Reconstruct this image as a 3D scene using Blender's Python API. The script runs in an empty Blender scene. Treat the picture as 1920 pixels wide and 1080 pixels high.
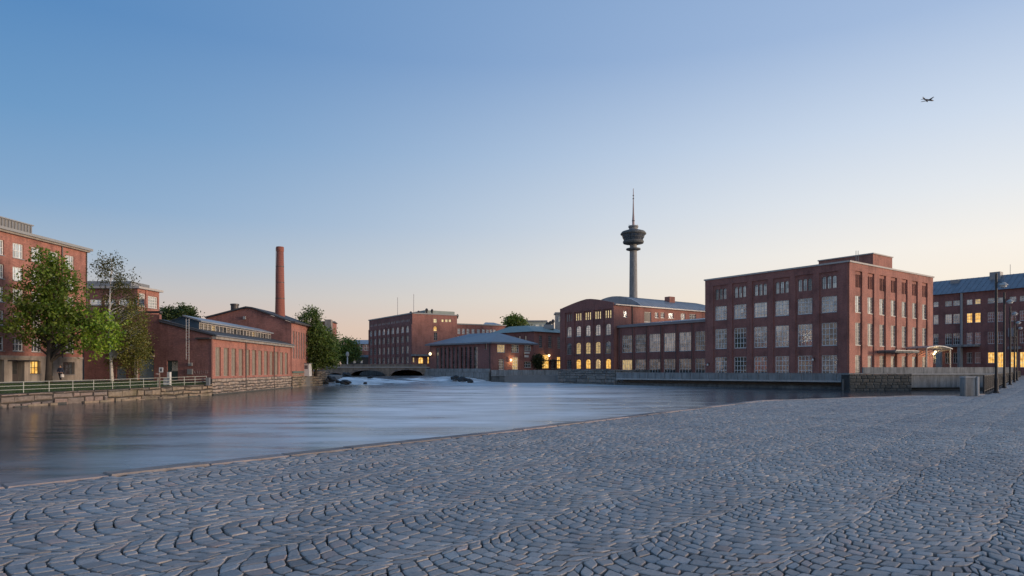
import bpy, bmesh, math, random
import numpy as np
from mathutils import Vector, Matrix
random.seed(7); rng = np.random.default_rng(7)
R = math.radians
sc = bpy.context.scene
COL = sc.collection

# ---------------------------------------------------------------- camera
F, HZ, CZ = 1230.0, 692.0, 1.5          # focal length in photo pixels, horizon row, eye height
cam = bpy.data.cameras.new('camera'); cam_ob = bpy.data.objects.new('camera', cam)
COL.objects.link(cam_ob); sc.camera = cam_ob
cam_ob.location = (0, 0, CZ); cam_ob.rotation_euler = (R(90), 0, 0)
cam.sensor_width = 36; cam.lens = 36*F/1920; cam.shift_y = (HZ-540)/1920
cam.clip_start = 0.1; cam.clip_end = 8000

# ---------------------------------------------------------------- sky, glow, exposure
SUN_AZ, SUN_EL = 101, 5.0                # degrees right of the view direction, above the horizon
def lin(c):
    return tuple((v/255/12.92 if v/255 <= .04045 else ((v/255+.055)/1.055)**2.4) for v in c)+(1,)
w = bpy.data.worlds.new('World'); sc.world = w; w.use_nodes = True
nt = w.node_tree; N = nt.nodes; L = nt.links
bg = N['Background']
def math_node(nt, op, a, b=None, clamp=False):
    n = nt.nodes.new('ShaderNodeMath'); n.operation = op; n.use_clamp = clamp
    for i, v in enumerate((a, b)):
        if v is None: continue
        if isinstance(v, (int, float)): n.inputs[i].default_value = v
        else: nt.links.new(v, n.inputs[i])
    return n.outputs[0]
tc = N.new('ShaderNodeTexCoord'); sep = N.new('ShaderNodeSeparateXYZ'); L.new(tc.outputs['Generated'], sep.inputs[0])
el = math_node(nt, 'DIVIDE', math_node(nt, 'ARCSINE', sep.outputs[2]), math.pi/2, True)
dot = N.new('ShaderNodeVectorMath'); dot.operation = 'DOT_PRODUCT'
L.new(tc.outputs['Generated'], dot.inputs[0]); dot.inputs[1].default_value = (math.sin(R(SUN_AZ)), math.cos(R(SUN_AZ)), 0)
mr = N.new('ShaderNodeMapRange'); mr.interpolation_type = 'SMOOTHSTEP'
L.new(dot.outputs['Value'], mr.inputs[0]); mr.inputs[1].default_value = -.97; mr.inputs[2].default_value = .53
def ramp(stops):
    n = N.new('ShaderNodeValToRGB'); cr = n.color_ramp; cr.interpolation = 'LINEAR'
    while len(cr.elements) > 1: cr.elements.remove(cr.elements[0])
    cr.elements[0].position = stops[0][0]/90; cr.elements[0].color = lin(stops[0][1])
    for d, c in stops[1:]:
        e = cr.elements.new(d/90); e.color = lin(c)
    L.new(el, n.inputs[0]); return n.outputs[0]
away = ramp([(0, (212, 182, 168)), (3.5, (208, 186, 176)), (6, (188, 187, 190)), (8.5, (158, 180, 202)), (12, (126, 165, 203)), (18, (96, 148, 196)), (25, (73, 131, 187)), (45, (76, 129, 182)), (90, (92, 135, 180))])
near = ramp([(0, (255, 216, 178)), (3, (255, 228, 200)), (6, (255, 243, 226)), (9, (252, 246, 237)), (13, (234, 238, 242)), (18, (210, 223, 240)), (25, (170, 193, 226)), (45, (118, 156, 204)), (90, (92, 135, 180))])
mix = N.new('ShaderNodeMixRGB'); L.new(mr.outputs[0], mix.inputs[0]); L.new(away, mix.inputs[1]); L.new(near, mix.inputs[2])
sky = N.new('ShaderNodeTexSky'); sky.sky_type = 'NISHITA'; sky.sun_disc = False
sky.sun_elevation = R(SUN_EL); sky.sun_rotation = R(SUN_AZ); sky.ozone_density = 2.5; sky.dust_density = .6
sm = N.new('ShaderNodeMixRGB'); sm.blend_type = 'MULTIPLY'; sm.inputs[0].default_value = 1; sm.inputs[2].default_value = (.10, .10, .12, 1)
L.new(sky.outputs[0], sm.inputs[1])
mx2 = N.new('ShaderNodeMixRGB'); mx2.inputs[0].default_value = .04
L.new(mix.outputs[0], mx2.inputs[1]); L.new(sm.outputs[0], mx2.inputs[2])
L.new(mx2.outputs[0], bg.inputs[0]); bg.inputs[1].default_value = 1.0
sun = bpy.data.lights.new('sun', 'SUN'); sun_ob = bpy.data.objects.new('sun', sun); COL.objects.link(sun_ob)
sun.energy = 3.2; sun.angle = R(14); sun.color = (1, .74, .54)
sd = Vector((math.sin(R(SUN_AZ))*math.cos(R(SUN_EL)), math.cos(R(SUN_AZ))*math.cos(R(SUN_EL)), math.sin(R(SUN_EL))))
sun_ob.rotation_euler = (-sd).to_track_quat('-Z', 'Y').to_euler()
sc.view_settings.view_transform = 'Standard'; sc.view_settings.look = 'None'
sc.view_settings.exposure = 0; sc.view_settings.gamma = 1

# ---------------------------------------------------------------- helpers: objects
ORG = {}
class MB:
    """collects faces; build() links them as one mesh object"""
    def __init__(s): s.v = []; s.f = []; s.cols = None
    def add(s, vs, fs):
        b = len(s.v); s.v += [tuple(p) for p in vs]; s.f += [tuple(i+b for i in f) for f in fs]; return s
    def hexa(s, p):       # 8 points: bottom 4 ccw, top 4
        return s.add(p, [(3, 2, 1, 0), (4, 5, 6, 7), (0, 1, 5, 4), (1, 2, 6, 5), (2, 3, 7, 6), (3, 0, 4, 7)])
    def box(s, x0, x1, y0, y1, z0, z1):
        return s.hexa([(x0, y0, z0), (x1, y0, z0), (x1, y1, z0), (x0, y1, z0), (x0, y0, z1), (x1, y0, z1), (x1, y1, z1), (x0, y1, z1)])
    def fbox(s, f, s0, s1, z0, z1, o0, o1):   # box in a facade frame, o = outward offset, o0 inner, o1 outer
        q = [f.pt(s0, z0, o1), f.pt(s1, z0, o1), f.pt(s1, z0, o0), f.pt(s0, z0, o0), f.pt(s0, z1, o1), f.pt(s1, z1, o1), f.pt(s1, z1, o0), f.pt(s0, z1, o0)]
        return s.hexa(q)
    def prism(s, poly, z0, z1):   # poly ccw list of 2D
        n = len(poly)
        return s.add([(x, y, z0) for x, y in poly]+[(x, y, z1) for x, y in poly],
                     [tuple(range(n-1, -1, -1)), tuple(range(n, 2*n))]+[(i, (i+1) % n, n+(i+1) % n, n+i) for i in range(n)])
    def tube(s, pts, rad, n=6, cap=True):
        pts = [Vector(p) for p in pts]; rings = []
        if isinstance(rad, (int, float)): rad = [rad]*len(pts)
        b = len(s.v)
        for i, p in enumerate(pts):
            d = (pts[min(i+1, len(pts)-1)]-pts[max(i-1, 0)]).normalized()
            a = d.orthogonal().normalized() if abs(d.z) < .95 else d.cross(Vector((0, 1, 0))).normalized()
            c = d.cross(a)
            for k in range(n):
                t = 2*math.pi*k/n
                s.v.append(tuple(p+(a*math.cos(t)+c*math.sin(t))*rad[i]))
        for i in range(len(pts)-1):
            for k in range(n):
                s.f.append((b+i*n+k, b+i*n+(k+1) % n, b+(i+1)*n+(k+1) % n, b+(i+1)*n+k))
        if cap:
            s.f.append(tuple(b+k for k in range(n-1, -1, -1))); e = b+(len(pts)-1)*n; s.f.append(tuple(e+k for k in range(n)))
        return s
    def lathe(s, cx, cy, prof, n=32):
        b = len(s.v)
        for r, z in prof:
            for k in range(n):
                t = 2*math.pi*k/n; s.v.append((cx+r*math.cos(t), cy+r*math.sin(t), z))
        for i in range(len(prof)-1):
            for k in range(n):
                s.f.append((b+i*n+k, b+i*n+(k+1) % n, b+(i+1)*n+(k+1) % n, b+(i+1)*n+k))
        s.f.append(tuple(b+k for k in range(n-1, -1, -1))); e = b+(len(prof)-1)*n; s.f.append(tuple(e+k for k in range(n)))
        return s
    def build(s, name, mat, parent=None, smooth=False):
        a = np.array(s.v, dtype=float)
        o3 = Vector(((a[:, 0].min()+a[:, 0].max())/2, (a[:, 1].min()+a[:, 1].max())/2, a[:, 2].min()))
        me = bpy.data.meshes.new(name); me.from_pydata((a-np.array(o3)).tolist(), [], s.f); me.update()
        ob = bpy.data.objects.new(name, me); COL.objects.link(ob)
        place(ob, o3, parent)
        if mat: me.materials.append(mat)
        if smooth:
            me.polygons.foreach_set('use_smooth', [True]*len(me.polygons))
        return ob
def place(ob, loc, parent=None):
    ORG[ob.name] = Vector(loc)
    if parent is not None:
        ob.parent = parent; ob.location = Vector(loc)-ORG[parent.name]
    else: ob.location = loc
def tag(o, label=None, cat=None, group=None, kind=None):
    if label: o['label'] = label
    if cat: o['category'] = cat
    if group: o['group'] = group
    if kind: o['kind'] = kind
    return o
def empty(name, loc, label, cat, group=None):
    o = bpy.data.objects.new(name, None); COL.objects.link(o); o.empty_display_size = .5
    place(o, Vector(loc)); return tag(o, label, cat, group)

def PX(px, d): return Vector(((px-960)/F*d, d))
def Zp(py, d): return CZ-(py-HZ)/F*d
class Fac:
    """a vertical facade from A (left seen from outside) to B (right)"""
    def __init__(s, A, B):
        s.A = Vector(A); s.B = Vector(B); s.u = (s.B-s.A).normalized(); s.n = Vector((s.u.y, -s.u.x)); s.len = (s.B-s.A).length
    def s(f, px):
        k = (px-960)/F      # A + t u = (k d, d)
        den = f.u.x-k*f.u.y
        return (k*f.A.y-f.A.x)/den
    def d(f, px): return f.A.y+f.u.y*f.s(px)
    def z(f, px, py): return Zp(py, f.d(px))
    def pt(f, s, z, o=0):
        p = f.A+f.u*s+f.n*o; return (p.x, p.y, z)
    def shift(f, o): return Fac(f.A+f.n*o, f.B+f.n*o)

# ---------------------------------------------------------------- materials
def newmat(name):
    m = bpy.data.materials.new(name); m.use_nodes = True
    return m, m.node_tree, m.node_tree.nodes['Principled BSDF']
def tex_noise(nt, scale, detail=4, vec=None, rough=.6):
    n = nt.nodes.new('ShaderNodeTexNoise'); n.inputs['Scale'].default_value = scale; n.inputs['Detail'].default_value = detail; n.inputs['Roughness'].default_value = rough
    if vec is not None: nt.links.new(vec, n.inputs['Vector'])
    return n.outputs[0]
def col_ramp(nt, fac, stops):
    n = nt.nodes.new('ShaderNodeValToRGB'); cr = n.color_ramp
    while len(cr.elements) > 1: cr.elements.remove(cr.elements[0])
    cr.elements[0].position = stops[0][0]; cr.elements[0].color = tuple(stops[0][1])+(1,)
    for p, c in stops[1:]: cr.elements.new(p).color = tuple(c)+(1,)
    nt.links.new(fac, n.inputs[0]); return n.outputs[0]
def mixc(nt, fac, a, b, mode='MIX'):
    n = nt.nodes.new('ShaderNodeMixRGB'); n.blend_type = mode
    for i, v in enumerate((fac, a, b)):
        if isinstance(v, (int, float)): n.inputs[i].default_value = v
        elif isinstance(v, (tuple, list)): n.inputs[i].default_value = tuple(v)+(1,)*(4-len(v))
        else: nt.links.new(v, n.inputs[i])
    return n.outputs[0]
def bump(nt, bs, h, strength=.3, dist=.02):
    n = nt.nodes.new('ShaderNodeBump'); n.inputs['Strength'].default_value = strength; n.inputs['Distance'].default_value = dist
    nt.links.new(h, n.inputs['Height']); nt.links.new(n.outputs[0], bs.inputs['Normal'])
def position(nt):
    return nt.nodes.new('ShaderNodeNewGeometry').outputs['Position']
def wall_uv(nt):
    """(distance along the wall, height, 0) for any vertical face"""
    g = nt.nodes.new('ShaderNodeNewGeometry')
    c = nt.nodes.new('ShaderNodeVectorMath'); c.operation = 'CROSS_PRODUCT'; nt.links.new(g.outputs['True Normal'], c.inputs[0]); c.inputs[1].default_value = (0, 0, 1)
    nn = nt.nodes.new('ShaderNodeVectorMath'); nn.operation = 'NORMALIZE'; nt.links.new(c.outputs[0], nn.inputs[0])
    d = nt.nodes.new('ShaderNodeVectorMath'); d.operation = 'DOT_PRODUCT'; nt.links.new(g.outputs['Position'], d.inputs[0]); nt.links.new(nn.outputs[0], d.inputs[1])
    sp = nt.nodes.new('ShaderNodeSeparateXYZ'); nt.links.new(g.outputs['Position'], sp.inputs[0])
    cb = nt.nodes.new('ShaderNodeCombineXYZ'); nt.links.new(d.outputs['Value'], cb.inputs[0]); nt.links.new(sp.outputs[2], cb.inputs[1])
    return cb.outputs[0]
def brick(name, c1, c2, mortar=(.24, .17, .145), grime=.35, bh=.085):
    m, nt, bs = newmat(name); uv = wall_uv(nt)
    b = nt.nodes.new('ShaderNodeTexBrick'); nt.links.new(uv, b.inputs['Vector'])
    b.inputs['Color1'].default_value = (*c1, 1); b.inputs['Color2'].default_value = (*c2, 1); b.inputs['Mortar'].default_value = (*mortar, 1)
    b.inputs['Scale'].default_value = 1; b.inputs['Brick Width'].default_value = .29; b.inputs['Row Height'].default_value = bh; b.inputs['Mortar Size'].default_value = .008; b.inputs['Bias'].default_value = -.1
    big = tex_noise(nt, .35, 5, position(nt)); st = nt.nodes.new('ShaderNodeMapping'); st.inputs['Scale'].default_value = (1.6, .18, 1); nt.links.new(uv, st.inputs[0])
    streak = tex_noise(nt, 1, 5, st.outputs[0], .65)
    fine = tex_noise(nt, 5, 3, uv)
    g1 = col_ramp(nt, big, [(.3, (1-grime,)*3), (.5, (1, 1, 1)), (.72, (1.12, 1.08, 1.05))])
    g2 = col_ramp(nt, streak, [(.3, (.72, .7, .7)), (.5, (1, 1, 1)), (.8, (1.1, 1.1, 1.1))])
    g3 = col_ramp(nt, fine, [(.25, (.75, .75, .78)), (.75, (1.25, 1.2, 1.2))])
    c = mixc(nt, 1, b.outputs[0], g1, 'MULTIPLY'); c = mixc(nt, 1, c, g2, 'MULTIPLY'); c = mixc(nt, 1, c, g3, 'MULTIPLY')
    nt.links.new(c, bs.inputs['Base Color']); bs.inputs['Roughness'].default_value = .9
    bump(nt, bs, b.outputs['Fac'], -.4, .01)
    return m
def plain(name, c, rough=.7, var=.25, scale=1.5, metal=0, bmp=0, streaks=0):
    m, nt, bs = newmat(name); p = position(nt)
    n = tex_noise(nt, scale, 6, p)
    cc = col_ramp(nt, n, [(.25, tuple(v*(1-var) for v in c)), (.55, c), (.8, tuple(min(1, v*(1+var)) for v in c))])
    if streaks:
        mp = nt.nodes.new('ShaderNodeMapping'); mp.inputs['Scale'].default_value = (2.2, 2.2, .22); nt.links.new(p, mp.inputs[0])
        s2 = tex_noise(nt, 1, 6, mp.outputs[0], .7)
        cc = mixc(nt, 1, cc, col_ramp(nt, s2, [(.35, (1-streaks,)*3), (.55, (1, 1, 1)), (.75, (1.1,)*3)]), 'MULTIPLY')
    nt.links.new(cc, bs.inputs['Base Color']); bs.inputs['Roughness'].default_value = rough; bs.inputs['Metallic'].default_value = metal
    if bmp: bump(nt, bs, tex_noise(nt, scale*6, 5, p), bmp, .03)
    return m
def stone_mat(name, c, var=.35, moss=0.0):
    m, nt, bs = newmat(name); p = position(nt)
    oi = nt.nodes.new('ShaderNodeObjectInfo')
    n = tex_noise(nt, 3.5, 8, p, .7)
    cc = col_ramp(nt, n, [(.25, tuple(v*.55 for v in c)), (.5, c), (.75, tuple(v*1.35 for v in c))])
    tint = col_ramp(nt, oi.outputs['Random'], [(0, (.62, .6, .62)), (.35, (.95, .88, .8)), (.65, (1.12, 1.05, 1)), (1, (1.3, 1.1, 1))])
    cc = mixc(nt, 1, cc, tint, 'MULTIPLY')
    if moss: cc = mixc(nt, col_ramp(nt, tex_noise(nt, .8, 5, p), [(.5, (0, 0, 0)), (.7, (moss,)*3)]), cc, (.07, .075, .025))
    nt.links.new(cc, bs.inputs['Base Color']); bs.inputs['Roughness'].default_value = .85
    bump(nt, bs, tex_noise(nt, 9, 6, p, .7), .7, .04)
    return m
def glass(name, tint=(.05, .065, .08), refl=.36, rough=.05, wob=.12, curtain=None):
    m, nt, bs = newmat(name); out = nt.nodes['Material Output']
    oi = nt.nodes.new('ShaderNodeObjectInfo'); p = position(nt)
    add = nt.nodes.new('ShaderNodeVectorMath'); add.operation = 'ADD'; nt.links.new(p, add.inputs[0])
    sc_ = nt.nodes.new('ShaderNodeVectorMath'); sc_.operation = 'SCALE'; sc_.inputs[0].default_value = (13, 7, 5); nt.links.new(oi.outputs['Random'], sc_.inputs['Scale']); nt.links.new(sc_.outputs[0], add.inputs[1])
    base = col_ramp(nt, tex_noise(nt, 1.1, 3, add.outputs[0]), [(.35, tuple(v*.4 for v in tint)), (.5, tint), (.68, curtain or tuple(v*2.2 for v in tint))])
    nt.links.new(base, bs.inputs['Base Color']); bs.inputs['Roughness'].default_value = .5
    gl = nt.nodes.new('ShaderNodeBsdfGlossy'); gl.inputs['Roughness'].default_value = rough; gl.inputs['Color'].default_value = (.86, .95, 1, 1)
    bn = nt.nodes.new('ShaderNodeBump'); bn.inputs['Strength'].default_value = wob; bn.inputs['Distance'].default_value = .05
    nt.links.new(tex_noise(nt, 1.6, 2, add.outputs[0]), bn.inputs['Height']); nt.links.new(bn.outputs[0], gl.inputs['Normal'])
    lw = nt.nodes.new('ShaderNodeLayerWeight'); lw.inputs[0].default_value = .35
    f = math_node(nt, 'ADD', math_node(nt, 'MULTIPLY', lw.outputs['Fresnel'], 1-refl), math_node(nt, 'MULTIPLY', refl, math_node(nt, 'ADD', .55, math_node(nt, 'MULTIPLY', oi.outputs['Random'], .8))), True)
    sn = nt.nodes.new('ShaderNodeVectorMath'); sn.operation = 'SNAP'; nt.links.new(wall_uv(nt), sn.inputs[0]); sn.inputs[1].default_value = (.62, .74, 1)
    wn = nt.nodes.new('ShaderNodeTexWhiteNoise'); wn.noise_dimensions = '3D'; nt.links.new(sn.outputs[0], wn.inputs['Vector'])
    f = math_node(nt, 'MULTIPLY', f, math_node(nt, 'ADD', .50, math_node(nt, 'MULTIPLY', wn.outputs['Value'], .62)), True)
    ms = nt.nodes.new('ShaderNodeMixShader'); nt.links.new(f, ms.inputs[0]); nt.links.new(bs.outputs[0], ms.inputs[1]); nt.links.new(gl.outputs[0], ms.inputs[2])
    nt.links.new(ms.outputs[0], out.inputs[0])
    return m
def lit(name, c=(1, .52, .10), e=1.15):
    m, nt, bs = newmat(name); p = position(nt)
    n = tex_noise(nt, 1.7, 4, p)
    cc = col_ramp(nt, n, [(.3, tuple(v*.35 for v in c)), (.5, c), (.68, (1, .74, .30))])
    nt.links.new(cc, bs.inputs['Emission Color']); bs.inputs['Emission Strength'].default_value = e
    bs.inputs['Base Color'].default_value = (.1, .06, .03, 1); bs.inputs['Roughness'].default_value = .15
    return m
def emit(name, c, e):
    m, nt, bs = newmat(name); bs.inputs['Emission Color'].default_value = (*c, 1); bs.inputs['Emission Strength'].default_value = e; return m

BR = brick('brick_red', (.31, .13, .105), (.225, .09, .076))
BR_SHADE = brick('brick_shaded', (.255, .105, .09), (.185, .076, .068))  # same brick with shade put into its colour, mostly for walls facing away
BR_SUN = brick('brick_sunlit', (.40, .17, .125), (.30, .125, .095))  # same brick with warm sunlight put into its colour, mostly for sun-facing walls
CONC = plain('concrete', (.27, .275, .27), .85, .3, .9, 0, .35, .45)
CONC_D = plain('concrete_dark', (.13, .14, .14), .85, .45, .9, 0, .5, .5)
CONC_L = plain('concrete_light', (.42, .42, .41), .8, .15, .9, 0, .2, .2)
STUCCO = plain('stucco_base', (.30, .27, .235), .85, .25, .8, 0, .2, .3)
ROOF_B = plain('roof_sheet_blue', (.17, .19, .22), .42, .2, .7, .3)
ROOF_G = plain('roof_sheet_grey', (.30, .32, .34), .42, .25, .6, .3, 0, .2)
ROOF_D = plain('roof_felt_dark', (.055, .06, .065), .7, .3, .8)
COPPER = plain('roof_green', (.26, .31, .28), .6, .2, .8)
TRIM = plain('trim_pale', (.42, .40, .37), .7, .12, 2)
WHITE = plain('paint_white', (.62, .62, .6), .55, .08, 3)
FRAME_W = plain('frame_white', (.70, .70, .68), .5, .1, 3)
FRAME_G = plain('frame_grey', (.27, .28, .28), .5, .1, 3)
FRAME_B = plain('frame_dark', (.05, .045, .045), .5, .1, 3)
BLACK = plain('black_metal', (.018, .02, .024), .45, .2, 3, .2)
GREY_M = plain('grey_metal', (.25, .26, .27), .5, .15, 2, .4)
DOOR_B = plain('door_blue_grey', (.20, .27, .31), .6, .12, 1)
DOOR_G = plain('door_green', (.045, .075, .07), .6, .2, 1)
BLUE_P = plain('panel_blue', (.035, .07, .11), .5, .15, 1)
GL = glass('glass_sky'); GL_D = glass('glass_dark', (.015, .018, .02), .17); GL_C = glass('glass_curtain', (.10, .10, .095), .3, .12, .3, (.34, .33, .30))
GL_L = glass('glass_bright', (.20, .19, .17), .62, .10, .25, (.45, .43, .38))
BLOCK = plain('glass_block', (.27, .245, .20), .35, .35, 3)
LIT = lit('window_lit'); LIT_S = lit('window_lit_soft', (.9, .62, .3), .55); LIT_W = lit('window_lit_pale', (1, .78, .42), .9)
BULB = emit('lamp_bulb', (1, .78, .42), 2.5)
STONE = stone_mat('stone_granite', (.20, .178, .165)); STONE_R = stone_mat('stone_rubble', (.30, .27, .24)); STONE_M = stone_mat('stone_mossy', (.24, .21, .165), .3, .5); STONE_D = stone_mat('stone_wet_dark', (.075, .085, .085))
MORTAR = plain('mortar_dark', (.06, .055, .05), .95, .3, 3)

# ---------------------------------------------------------------- helpers: facades
def wall(parent, f, z0, z1, ops=(), mat=BR, depth=.28, s0=0, s1=None, name='wall', extra=None):
    """planar wall with rectangular or arched openings and their reveals; ops: (s0,s1,z0,z1,arch)"""
    s1 = f.len if s1 is None else s1
    mb = MB(); ops = [o if len(o) > 4 else (*o, 0) for o in ops]
    ss = sorted({round(v, 4) for o in ops for v in o[:2]} | {round(s0, 4), round(s1, 4)}); zs = sorted({round(v, 4) for o in ops for v in o[2:4]} | {round(z0, 4), round(z1, 4)})
    ss = [v for v in ss if s0-1e-3 <= v <= s1+1e-3]; zs = [v for v in zs if z0-1e-3 <= v <= z1+1e-3]
    grid = {}
    def vid(i, j):
        if (i, j) not in grid: grid[i, j] = len(mb.v); mb.v.append(f.pt(ss[i], zs[j]))
        return grid[i, j]
    for i in range(len(ss)-1):
        a = (ss[i]+ss[i+1])/2
        for j in range(len(zs)-1):
            b = (zs[j]+zs[j+1])/2
            if any(o[0] < a < o[1] and o[2] < b < o[3] for o in ops): continue
            mb.f.append((vid(i, j), vid(i+1, j), vid(i+1, j+1), vid(i, j+1)))
    for o in ops:
        a, b, c, d = o[:4]; dp = depth
        if o[4]:
            hw = (b-a)/2; rise = hw*o[4]; cs = (a+b)/2; K = 8
            arc = [(cs-hw*math.cos(math.pi*k/K), d-rise+rise*math.sin(math.pi*k/K)) for k in range(K+1)]
            h = K//2
            mb.add([f.pt(a, d)]+[f.pt(*p) for p in arc[:h+1]], [tuple(range(h+1, -1, -1))])
            mb.add([f.pt(b, d)]+[f.pt(*p) for p in arc[h:]], [tuple(range(h+1, -1, -1))])
            loop = [(a, c), (b, c)]+arc[::-1]
        else: loop = [(a, c), (b, c), (b, d), (a, d)]
        n = len(loop)
        mb.add([f.pt(*p) for p in loop]+[f.pt(*p, -dp) for p in loop], [(i, n+i, n+(i+1) % n, (i+1) % n) for i in range(n)])
    if extra: extra(mb)
    return mb.build(name, mat, parent)
def window(parent, f, s0, s1, z0, z1, nx=2, nz=2, gl=GL, fr=FRAME_W, arch=0, off=-.16, bw=.07, sill=True, name='window'):
    mb = MB(); t = .06; o0, o1 = off-t/2, off+t/2
    hw = (s1-s0)/2; rise = hw*arch; cs = (s0+s1)/2; zsp = z1-rise
    mb.fbox(f, s0, s0+bw, z0, zsp, o0, o1); mb.fbox(f, s1-bw, s1, z0, zsp, o0, o1); mb.fbox(f, s0+bw, s1-bw, z0, z0+bw, o0, o1)
    if arch:
        K = 8
        for k in range(K):
            a, b = math.pi*k/K, math.pi*(k+1)/K
            q = []
            for o in (o1, o0):
                for ang, r in ((a, 1), (b, 1), (b, 1-bw/hw), (a, 1-bw/hw)):
                    q.append(f.pt(cs-hw*r*math.cos(ang), zsp+rise*r*math.sin(ang), o))
            mb.hexa([q[0], q[3], q[2], q[1], q[4], q[7], q[6], q[5]])
    else: mb.fbox(f, s0+bw, s1-bw, z1-bw, z1, o0, o1)
    m2 = bw*.72; e = .004
    for i in range(1, nx):
        x = s0+(s1-s0)*i/nx; top = z1-bw
        if arch: top = zsp+rise*math.sqrt(max(0, 1-((x-cs)/hw)**2))-bw
        mb.fbox(f, x-m2/2, x+m2/2, z0+bw, top, o0+e, o1-e)
    zh = zsp if arch else z1
    for j in range(1, nz+(1 if arch else 0)):
        z = z0+(zh-z0)*j/nz
        mb.fbox(f, s0+bw, s1-bw, z-m2/2, z+m2/2, o0+2*e, o1-2*e)
    wn = mb.build(name, fr, parent)
    pm = MB(); og = off-.015
    if arch:
        K = 8; lp = [(s0+.02, z0+.02), (s1-.02, z0+.02)]+[(cs+(hw-.02)*math.cos(math.pi*k/K), zsp+(rise-.02)*math.sin(math.pi*k/K)) for k in range(K+1)]
    else: lp = [(s0+.02, z0+.02), (s1-.02, z0+.02), (s1-.02, z1-.02), (s0+.02, z1-.02)]
    pm.add([f.pt(a, b, og) for a, b in lp], [tuple(range(len(lp)))]).build('pane', gl, wn)
    if sill: MB().fbox(f, s0-.06, s1+.06, z0-.09, z0-.004, -.1, .07).build('sill', GREY_M, wn)
    return wn
def cells(f, first, last, n, rows, ref):
    """n openings evenly spread between two measured ones; rows measured at column ref"""
    a0, a1 = f.s(first[0]), f.s(first[1]); b0, b1 = f.s(last[0]), f.s(last[1])
    wd = (a1-a0+b1-b0)/2; c0, c1 = (a0+a1)/2, (b0+b1)/2
    cs = [c0+(c1-c0)*i/(n-1) for i in range(n)]
    zz = [(f.z(ref, yb), f.z(ref, yt)) for yt, yb in rows]
    return [[(c-wd/2, c+wd/2, za, zb) for c in cs] for za, zb in zz], wd, cs
def coping(parent, fs, z, h=.22, proud=.14, mat=TRIM, name='coping'):
    for f in fs:
        MB().fbox(f, -proud, f.len+proud, z, z+h, -.35, proud).build(name, mat, parent)
def pick(seq, wts): return random.choices(seq, wts)[0]

# ================================================================ THE SETTING
WATER_Z = -1.6
def sheet(name, poly, z, mat, label=None, kind='structure', parent=None):
    mb = MB(); mb.add([(x, y, z if not callable(z) else z(x, y)) for x, y in poly], [tuple(range(len(poly)))])
    o = mb.build(name, mat, parent); o['kind'] = kind
    return o
EARTH = plain('earth', (.08, .075, .06), .95, .3, .3)
g = MB(); g.add([(-3000, -800, -3.2), (3000, -800, -3.2), (3000, 4000, -3.2), (-3000, 4000, -3.2)], [(0, 1, 2, 3)])
tag(g.build('ground', EARTH), kind='structure')

# --- plaza outline: quay edge, far end, railing line up the street
QUAY = [(-34, -24), (-6.67, 8.54), (0, 16.3), (11.7, 31.3)]
ENDW = [(18.1, 34.8), (22.2, 36.9), (25.7, 37.7), (28.0, 39.3)]
RAIL = [(28.0, 39.3), (104, 134.3)]
PLAZA = [(-34, -60)]+[(140, -60), (140, 134.3)]+[RAIL[1]]+ENDW[::-1]+QUAY[::-1]
PLAZA = [PLAZA[0]]+PLAZA[1:]
JOINT = plain('joint_dirt', (.014, .015, .017), .95, .3, 6)
pz = MB(); pz.prism(PLAZA, -3.0, -.045)
plaza = tag(pz.build('plaza', JOINT), 'wide cobbled plaza in the foreground beside the river', kind='structure')
def far_paving():
    m, nt, bs = newmat('paving_far'); p = position(nt)
    v = nt.nodes.new('ShaderNodeTexVoronoi'); v.inputs['Scale'].default_value = 7.5; nt.links.new(p, v.inputs['Vector']); v.feature = 'DISTANCE_TO_EDGE'
    c = col_ramp(nt, v.outputs['Distance'], [(.02, (.03, .032, .036)), (.1, (.30, .29, .28))])
    c = mixc(nt, 1, c, col_ramp(nt, tex_noise(nt, 1.2, 5, p), [(.3, (.75,)*3), (.7, (1.2,)*3)]), 'MULTIPLY')
    nt.links.new(c, bs.inputs['Base Color']); bs.inputs['Roughness'].default_value = .6
    bump(nt, bs, v.outputs['Distance'], .6, .05); return m
FARP = far_paving()

def cobble_mat():
    m, nt, bs = newmat('granite_cobble'); p = position(nt)
    at = nt.nodes.new('ShaderNodeAttribute'); at.attribute_name = 'tint'
    n1 = tex_noise(nt, 45, 6, p, .7); n2 = tex_noise(nt, .35, 4, p)
    c = mixc(nt, 1, at.outputs['Color'], col_ramp(nt, n1, [(.25, (.62, .63, .66)), (.5, (1, 1, 1)), (.78, (1.4, 1.38, 1.36))]), 'MULTIPLY')
    c = mixc(nt, 1, c, col_ramp(nt, n2, [(.35, (.82, .83, .86)), (.65, (1.12, 1.1, 1.08))]), 'MULTIPLY')
    nt.links.new(c, bs.inputs['Base Color']); bs.inputs['Roughness'].default_value = .58
    bs.inputs['Specular IOR Level'].default_value = .45
    bump(nt, bs, tex_noise(nt, 70, 5, p, .7), .5, .006); return m
COBB = cobble_mat()
def inside(poly, x, y):
    c = np.zeros(x.shape, bool); n = len(poly)
    for i in range(n):
        (x0, y0), (x1, y1) = poly[i], poly[(i+1) % n]
        if y0 == y1: continue
        c ^= ((y0 > y) != (y1 > y)) & (x < (x1-x0)*(y-y0)/(y1-y0)+x0)
    return c
def seg_dist(poly, x, y):
    d = np.full(x.shape, 1e9)
    for (x0, y0), (x1, y1) in zip(poly[:-1], poly[1:]):
        vx, vy = x1-x0, y1-y0; t = np.clip(((x-x0)*vx+(y-y0)*vy)/(vx*vx+vy*vy), 0, 1)
        d = np.minimum(d, np.hypot(x-x0-t*vx, y-y0-t*vy))
    return d
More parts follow.
